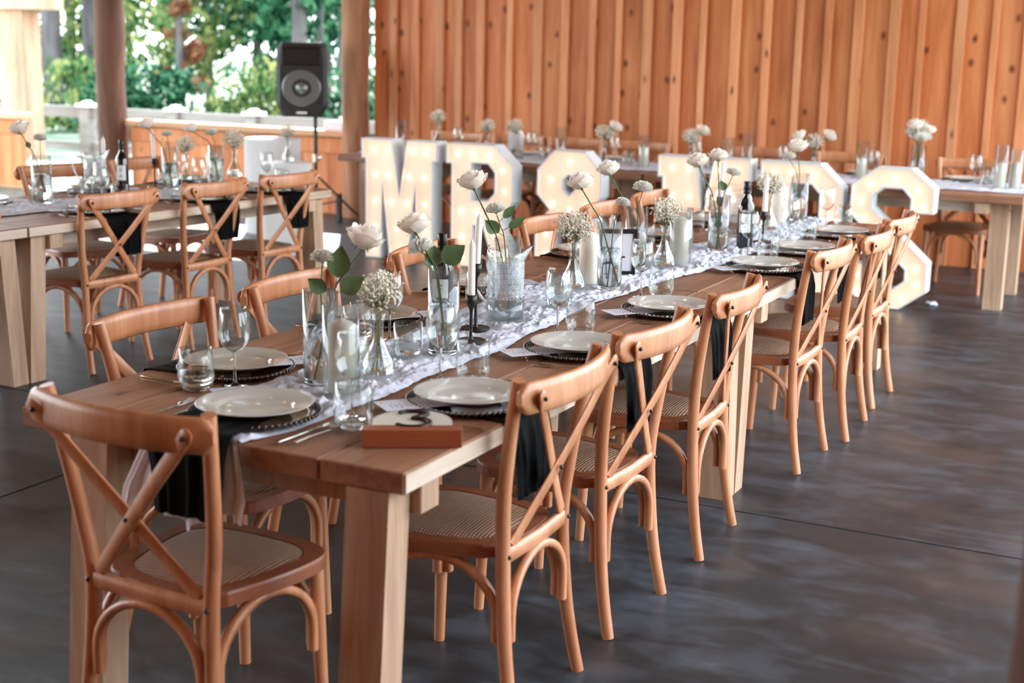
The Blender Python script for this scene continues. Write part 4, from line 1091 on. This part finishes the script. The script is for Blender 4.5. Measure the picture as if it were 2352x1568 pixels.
low_glass('low glass cylinder left of the empty pair on the back table',(-2.47,7.33,Z))
low_glass('low glass cylinder at the right end of the back table',(.05,7.60,Z),.045,.12)
cyl_vase('cylinder_vase','tall cylinder vase holding the big white bouquet on the back table',(-.41,7.55,Z),.25,.05)
q=random.Random(2)
for i in range(7):
    a=i*.9; flower('rose' if i%2 else 'carnation','white bloom in the big bouquet behind the letter S',(-.41,7.55,Z),(.07*math.cos(a)*(.4+.6*(i%3)/2),.07*math.sin(a)),.30+.035*(i%3),i,(),1.2)
BB[1].place('baby\'s breath in the big bouquet behind the letter S',(-.43,7.56,Z+.135),.5,"bunches of baby's breath")

def cl2(t): return (7.42+.03*math.sin(t*19),t*5.10)
Mb=Matrix.Translation((.41,0,0))@Matrix.Rotation(PI/2,4,'Z')
ro2,rb_=runner('crumpled white gauze runner along the back table, hanging over its right end',cl2,lambda t:.30,0,33.0,360,30,M4=Mb)
b=MB()
def fn(i,j):
    c=j*2-1; s=i*.20; x=.396+.010*math.sin(c*11)*i+.03*i; 
    if i<.08: x=.36+.032*(i/.08)
    return (x,7.42+c*.30*(1-.25*i),.776-s*(1+.1*math.sin(c*9)) )
b.grid(fn,24,40); obj('hanging_end',b,M['runner'],ro2)
# ------------------------------------------------------------------ marquee letters
def letter(name,label,x0,outer,holes,bulbs,ch):
    t=thing('marquee_letter',label,'light-up letter',(x0,6.75,0),0,'light-up marquee letters')
    import bmesh
    bm=bmesh.new(); D=.15
    es=[]
    for loop in [outer]+holes:
        v=[bm.verts.new((x,.022,z+.004)) for x,z in loop]
        for i in range(len(v)): es.append(bm.edges.new((v[i],v[(i+1)%len(v)])))
    r=bmesh.ops.triangle_fill(bm,use_beauty=True,edges=es)
    for f in bm.faces:
        if f.normal.y>0: f.normal_flip()
    me=bpy.data.meshes.new('letter_face'); bm.to_mesh(me); me.materials.append(M['face']); link('letter_face',me,t)
    # back panel
    bm2=bm.copy()
    for v in bm2.verts: v.co.y=D-.004
    me=bpy.data.meshes.new('back_panel'); bm2.to_mesh(me); me.materials.append(M['white_wood']); link('back_panel',me,t); bm.free(); bm2.free()
    b=MB()
    for li,loop in enumerate([outer]+holes):
        A=sum(loop[i][0]*loop[(i+1)%len(loop)][1]-loop[(i+1)%len(loop)][0]*loop[i][1] for i in range(len(loop)))
        sg=(1 if A>0 else -1)*(1 if li==0 else -1); n=len(loop); w=.011
        off=[]
        for i in range(n):
            a=Vector(loop[i-1]);c=Vector(loop[i]);d=Vector(loop[(i+1)%n]); e1=(c-a).normalized();e2=(d-c).normalized()
            n1=Vector((-e1.y,e1.x))*sg;n2=Vector((-e2.y,e2.x))*sg; m=(n1+n2); m=m/max(.35,m.length_squared/2) if m.length>1e-5 else n1
            off.append(c+m*w)
        vs=[]
        for y in (0,D):
            vs+=[(p[0],y,p[1]+.004) for p in loop]
            vs+=[(p.x,y,p.y+.004) for p in off]
        fs=[]
        for i in range(n):
            j=(i+1)%n
            fs+=[(i,j,j+2*n,i+2*n),(i+n,i+3*n,j+3*n,j+n),(i,i+n,j+n,j),(i+2*n,j+2*n,j+3*n,i+3*n)]
        b.add(vs,fs)
    obj('channel_rim',b,M['white_wood'],t)
    for (x,z) in bulbs:
        b=MB(); b.ball((x,.012,z),.011,10,7); obj('bulb',b,M['bulb'],t)
Mo=[(0,.91),(.27,.91),(.335,.47),(.40,.91),(.66,.91),(.66,.76),(.625,.76),(.625,0),(.49,0),(.475,.60),(.41,0),(.25,0),(.185,.60),(.17,0),(.035,0),(.035,.76),(0,.76)]
Mbul=[(.10,.83),(.22,.83),(.44,.83),(.56,.83),(.11,.64),(.23,.64),(.41,.64),(.55,.64),(.11,.44),(.25,.44),(.40,.44),(.55,.44),(.11,.24),(.31,.24),(.55,.24),(.10,.07),(.56,.07),(.33,.07)]
Ro=[(0,.91),(.40,.91),(.555,.76),(.555,.50),(.47,.39),(.60,0),(.42,0),(.31,.31),(.235,.31),(.235,0),(.045,0),(.045,.76),(0,.76)]
Rh=[(.215,.77),(.35,.77),(.405,.71),(.405,.56),(.35,.50),(.215,.50)]
Rbul=[(.09,.84),(.21,.84),(.35,.83),(.46,.73),(.48,.58),(.40,.44),(.26,.41),(.12,.64),(.12,.41),(.13,.22),(.13,.07),(.40,.26),(.48,.08)]
letter('m','glowing white letter M at the left end of the row',-4.42,Mo,[],Mbul,'M')
letter('r','glowing white letter R right after the first M',-3.68,Ro,[Rh],Rbul,'R')
Ao=[(.13,.90),(.37,.90),(.50,.76),(.50,.58),(.41,.475),(.50,.37),(.60,.40),(.66,.30),(.56,.22),(.58,.12),(.66,.0),(.48,0),(.43,.04),(.36,0),(.12,0),(-.01,.12),(-.01,.34),(.10,.475),(0,.58),(0,.76)]
Ah=[[(.25,.73),(.295,.69),(.295,.625),(.25,.585),(.205,.625),(.205,.69)],[(.19,.34),(.29,.34),(.38,.22),(.31,.14),(.19,.14),(.14,.20),(.14,.28)]]
letter('amp','glowing white ampersand in the middle of the letter row',-2.93,Ao,Ah,[(.25,.82),(.10,.69),(.40,.69),(.12,.52),(.38,.52),(.25,.48),(.07,.30),(.07,.15),(.22,.07),(.40,.10),(.47,.27)],'&')
letter('m','glowing white letter M in the second half of the row, behind the roses',-2.01,Mo,[],Mbul,'M')
letter('r','glowing white letter R next to the S',-1.28,Ro,[Rh],Rbul,'R')
So=[(.16,.91),(.38,.91),(.53,.79),(.53,.63),(.385,.63),(.385,.72),(.33,.78),(.21,.78),(.14,.72),(.14,.65),(.52,.31),(.52,.12),(.36,0),(.14,0),(0,.12),(0,.28),(.135,.28),(.135,.19),(.19,.13),(.31,.13),(.38,.19),(.38,.26),(0,.60),(0,.79)]
letter('s','glowing white letter S at the right end of the row',-.67,So,[],[(.27,.845),(.42,.78),(.46,.68),(.12,.80),(.065,.69),(.09,.575),(.20,.48),(.32,.37),(.44,.27),(.455,.17),(.37,.075),(.22,.06),(.09,.10),(.065,.21)],'S')
b=MB()
for i,(x,y,z) in enumerate([(0,0,.01),(.02,.01,.014),(-.02,.012,.01),(.005,-.018,.012),(.03,-.01,.008)]): b.ball((x,y,z),.016,7,5,(1.2,1,.7))
tag(obj('crumpled_tissue',b,M['paper'],None,(-.165,7.067,0)),'small crumpled white tissue on the floor right of the letter S','tissue')

# ------------------------------------------------------------------ speaker and white drums
t=thing('loudspeaker','black loudspeaker with a round grey cone on a tripod stand before the trees','loudspeaker',(-5.93,8.15,.955),.42); t.scale=(1.14,1,1.04)
b=MB(); 
def sp(z): 
    return .20-.045*max(0,(.10-z)/.10)-.03*max(0,(z-.56)/.07)
rows=[0,.03,.10,.30,.5,.58,.625]; vs=[];fs=[]
for z in rows:
    h=sp(z); dp=.30-.05*max(0,(z-.5)/.12)
    vs+=[(-h,-.03,z),(-h+.03,-.05,z),(h-.03,-.05,z),(h,-.03,z),(h-.06,dp,z),(-h+.06,dp,z)]
n=6
for i in range(len(rows)-1):
    for k in range(n):
        k2=(k+1)%n; fs.append((i*n+k,i*n+k2,(i+1)*n+k2,(i+1)*n+k))
fs+=[tuple(range(n))[::-1],tuple((len(rows)-1)*n+k for k in range(n))]
b.add(vs,fs); obj('cabinet',b,M['black_plastic'],t)
b=MB(); b.box(-.155,.155,-.062,-.0505,.435,.59,.004); obj('horn_surround',b,M['dark_cone'],t)
b=MB()
def fn(i,j): c=j*2-1; return (c*.14*(1-.25*(i<.0)),-.0625-.004*math.cos(c*1.5)*math.sin(PI*i),.45+.12*i)
b.grid(fn,8,10); obj('horn',b,M['black'],t)
b=MB(); b.lathe([(.155,0),(.150,.010),(.140,.012),(.132,.008),(.125,.010),(.06,-.004),(.045,.0),(.03,.014),(0,.020)],36); b.xf(Matrix.Translation((0,-.0505,.245))@Matrix.Rotation(PI/2,4,'X')); obj('cone',b,M['grey_cone'],t)
b=MB(); b.box(-.055,.055,-.058,-.0505,.022,.052,.002); bd=obj('badge',b,M['black'],t)
b=MB(); b.box(-.040,.040,-.0592,-.0582,.029,.045); obj('badge_face',b,M['plaster'],bd)
t=thing('speaker_stand','black tripod stand under the loudspeaker','stand',(-5.88,8.27,0))
b=MB(); b.tube([(0,0,.12),(0,0,.9545)],.017,12); obj('pole',b,M['black'],t)
b=MB(); b.tube([(0,0,.55),(0,0,.62)],.032,12); b.tube([(.03,0,.59),(.07,0,.59)],.012,8); obj('clamp',b,M['metal'],t)
for a in (.15,2.3,4.3):
    b=MB(); b.tube([(.02*math.cos(a),.02*math.sin(a),.42),(.50*math.cos(a),.50*math.sin(a),.012)],.011,8); b.tube([(.015*math.cos(a),.015*math.sin(a),.16),(.26*math.cos(a),.26*math.sin(a),.215)],.008,6); obj('leg',b,M['black'],t)
b=MB(); b.box(-.023,.023,-.02,.02,0,.26,.003); tag(obj('upright_bracket',b,M['black'],None,(-5.73,8.42,0)),'short black upright bracket on the floor beside the half wall','bracket')
def drum(label,x,y,r,h):
    t=thing('ribbed_drum',label,'plinth',(x,y,0),0,'white ribbed drums'); b=MB(); n=180; vs=[];fs=[]
    for z in (0,h):
        for k in range(n):
            a=2*PI*k/n; rr=r+(.004 if k%3==0 else -.003); vs.append((rr*math.cos(a),rr*math.sin(a),z))
    fs=[(k,(k+1)%n,(k+1)%n+n,k+n) for k in range(n)]; b.add(vs,fs); obj('ribbed_side',b,M['plaster'],t)
    b=MB(); b.lathe([(0,0),(r-.0035,0),(r-.0035,.012),(0,.012)],60,(0,0,h-.0115)); obj('drum_top',b,M['plaster'],t)
drum('shorter white ribbed drum at the far end of the left table',-5.02,6.62,.19,.70)
drum('taller white ribbed drum against the orange half wall',-5.83,7.55,.235,.80)
bouquet('flared bottle vase standing on the shorter white drum','baby\'s breath in front of the speaker pole, on the shorter drum',(-5.05,6.68,.7015),0,1.2)
b=MB(); b.box(-.12,.12,-.05,.05,0,.085,.003); tag(obj('white_box',b,M['paper'],None,(-6.10,8.95,.7905)),'small sunlit white box on the half wall cap beside the corner post','box')
cyl_vase('cylinder_vase','small glass on the letter end of the back table, before the corner post',(-4.60,7.1,Z),.12,.04,0)

# ------------------------------------------------------------------ view
sc=bpy.context.scene
sc.view_settings.view_transform='Standard'; sc.view_settings.look='None'; sc.view_settings.gamma=1; sc.view_settings.use_curve_mapping=False
sc.view_settings.exposure=EXPO
sc.cycles.use_denoising=True
try: sc.cycles.denoiser='OPENIMAGEDENOISE'
except Exception: pass
sc.cycles.max_bounces=14; sc.cycles.transparent_max_bounces=40; sc.cycles.transmission_bounces=10; sc.cycles.glossy_bounces=5; sc.cycles.diffuse_bounces=4
sc.cycles.sample_clamp_indirect=6; sc.cycles.caustics_refractive=True; sc.cycles.caustics_reflective=False
for o in list(C.objects):
    if o.name.startswith('baby') : pass
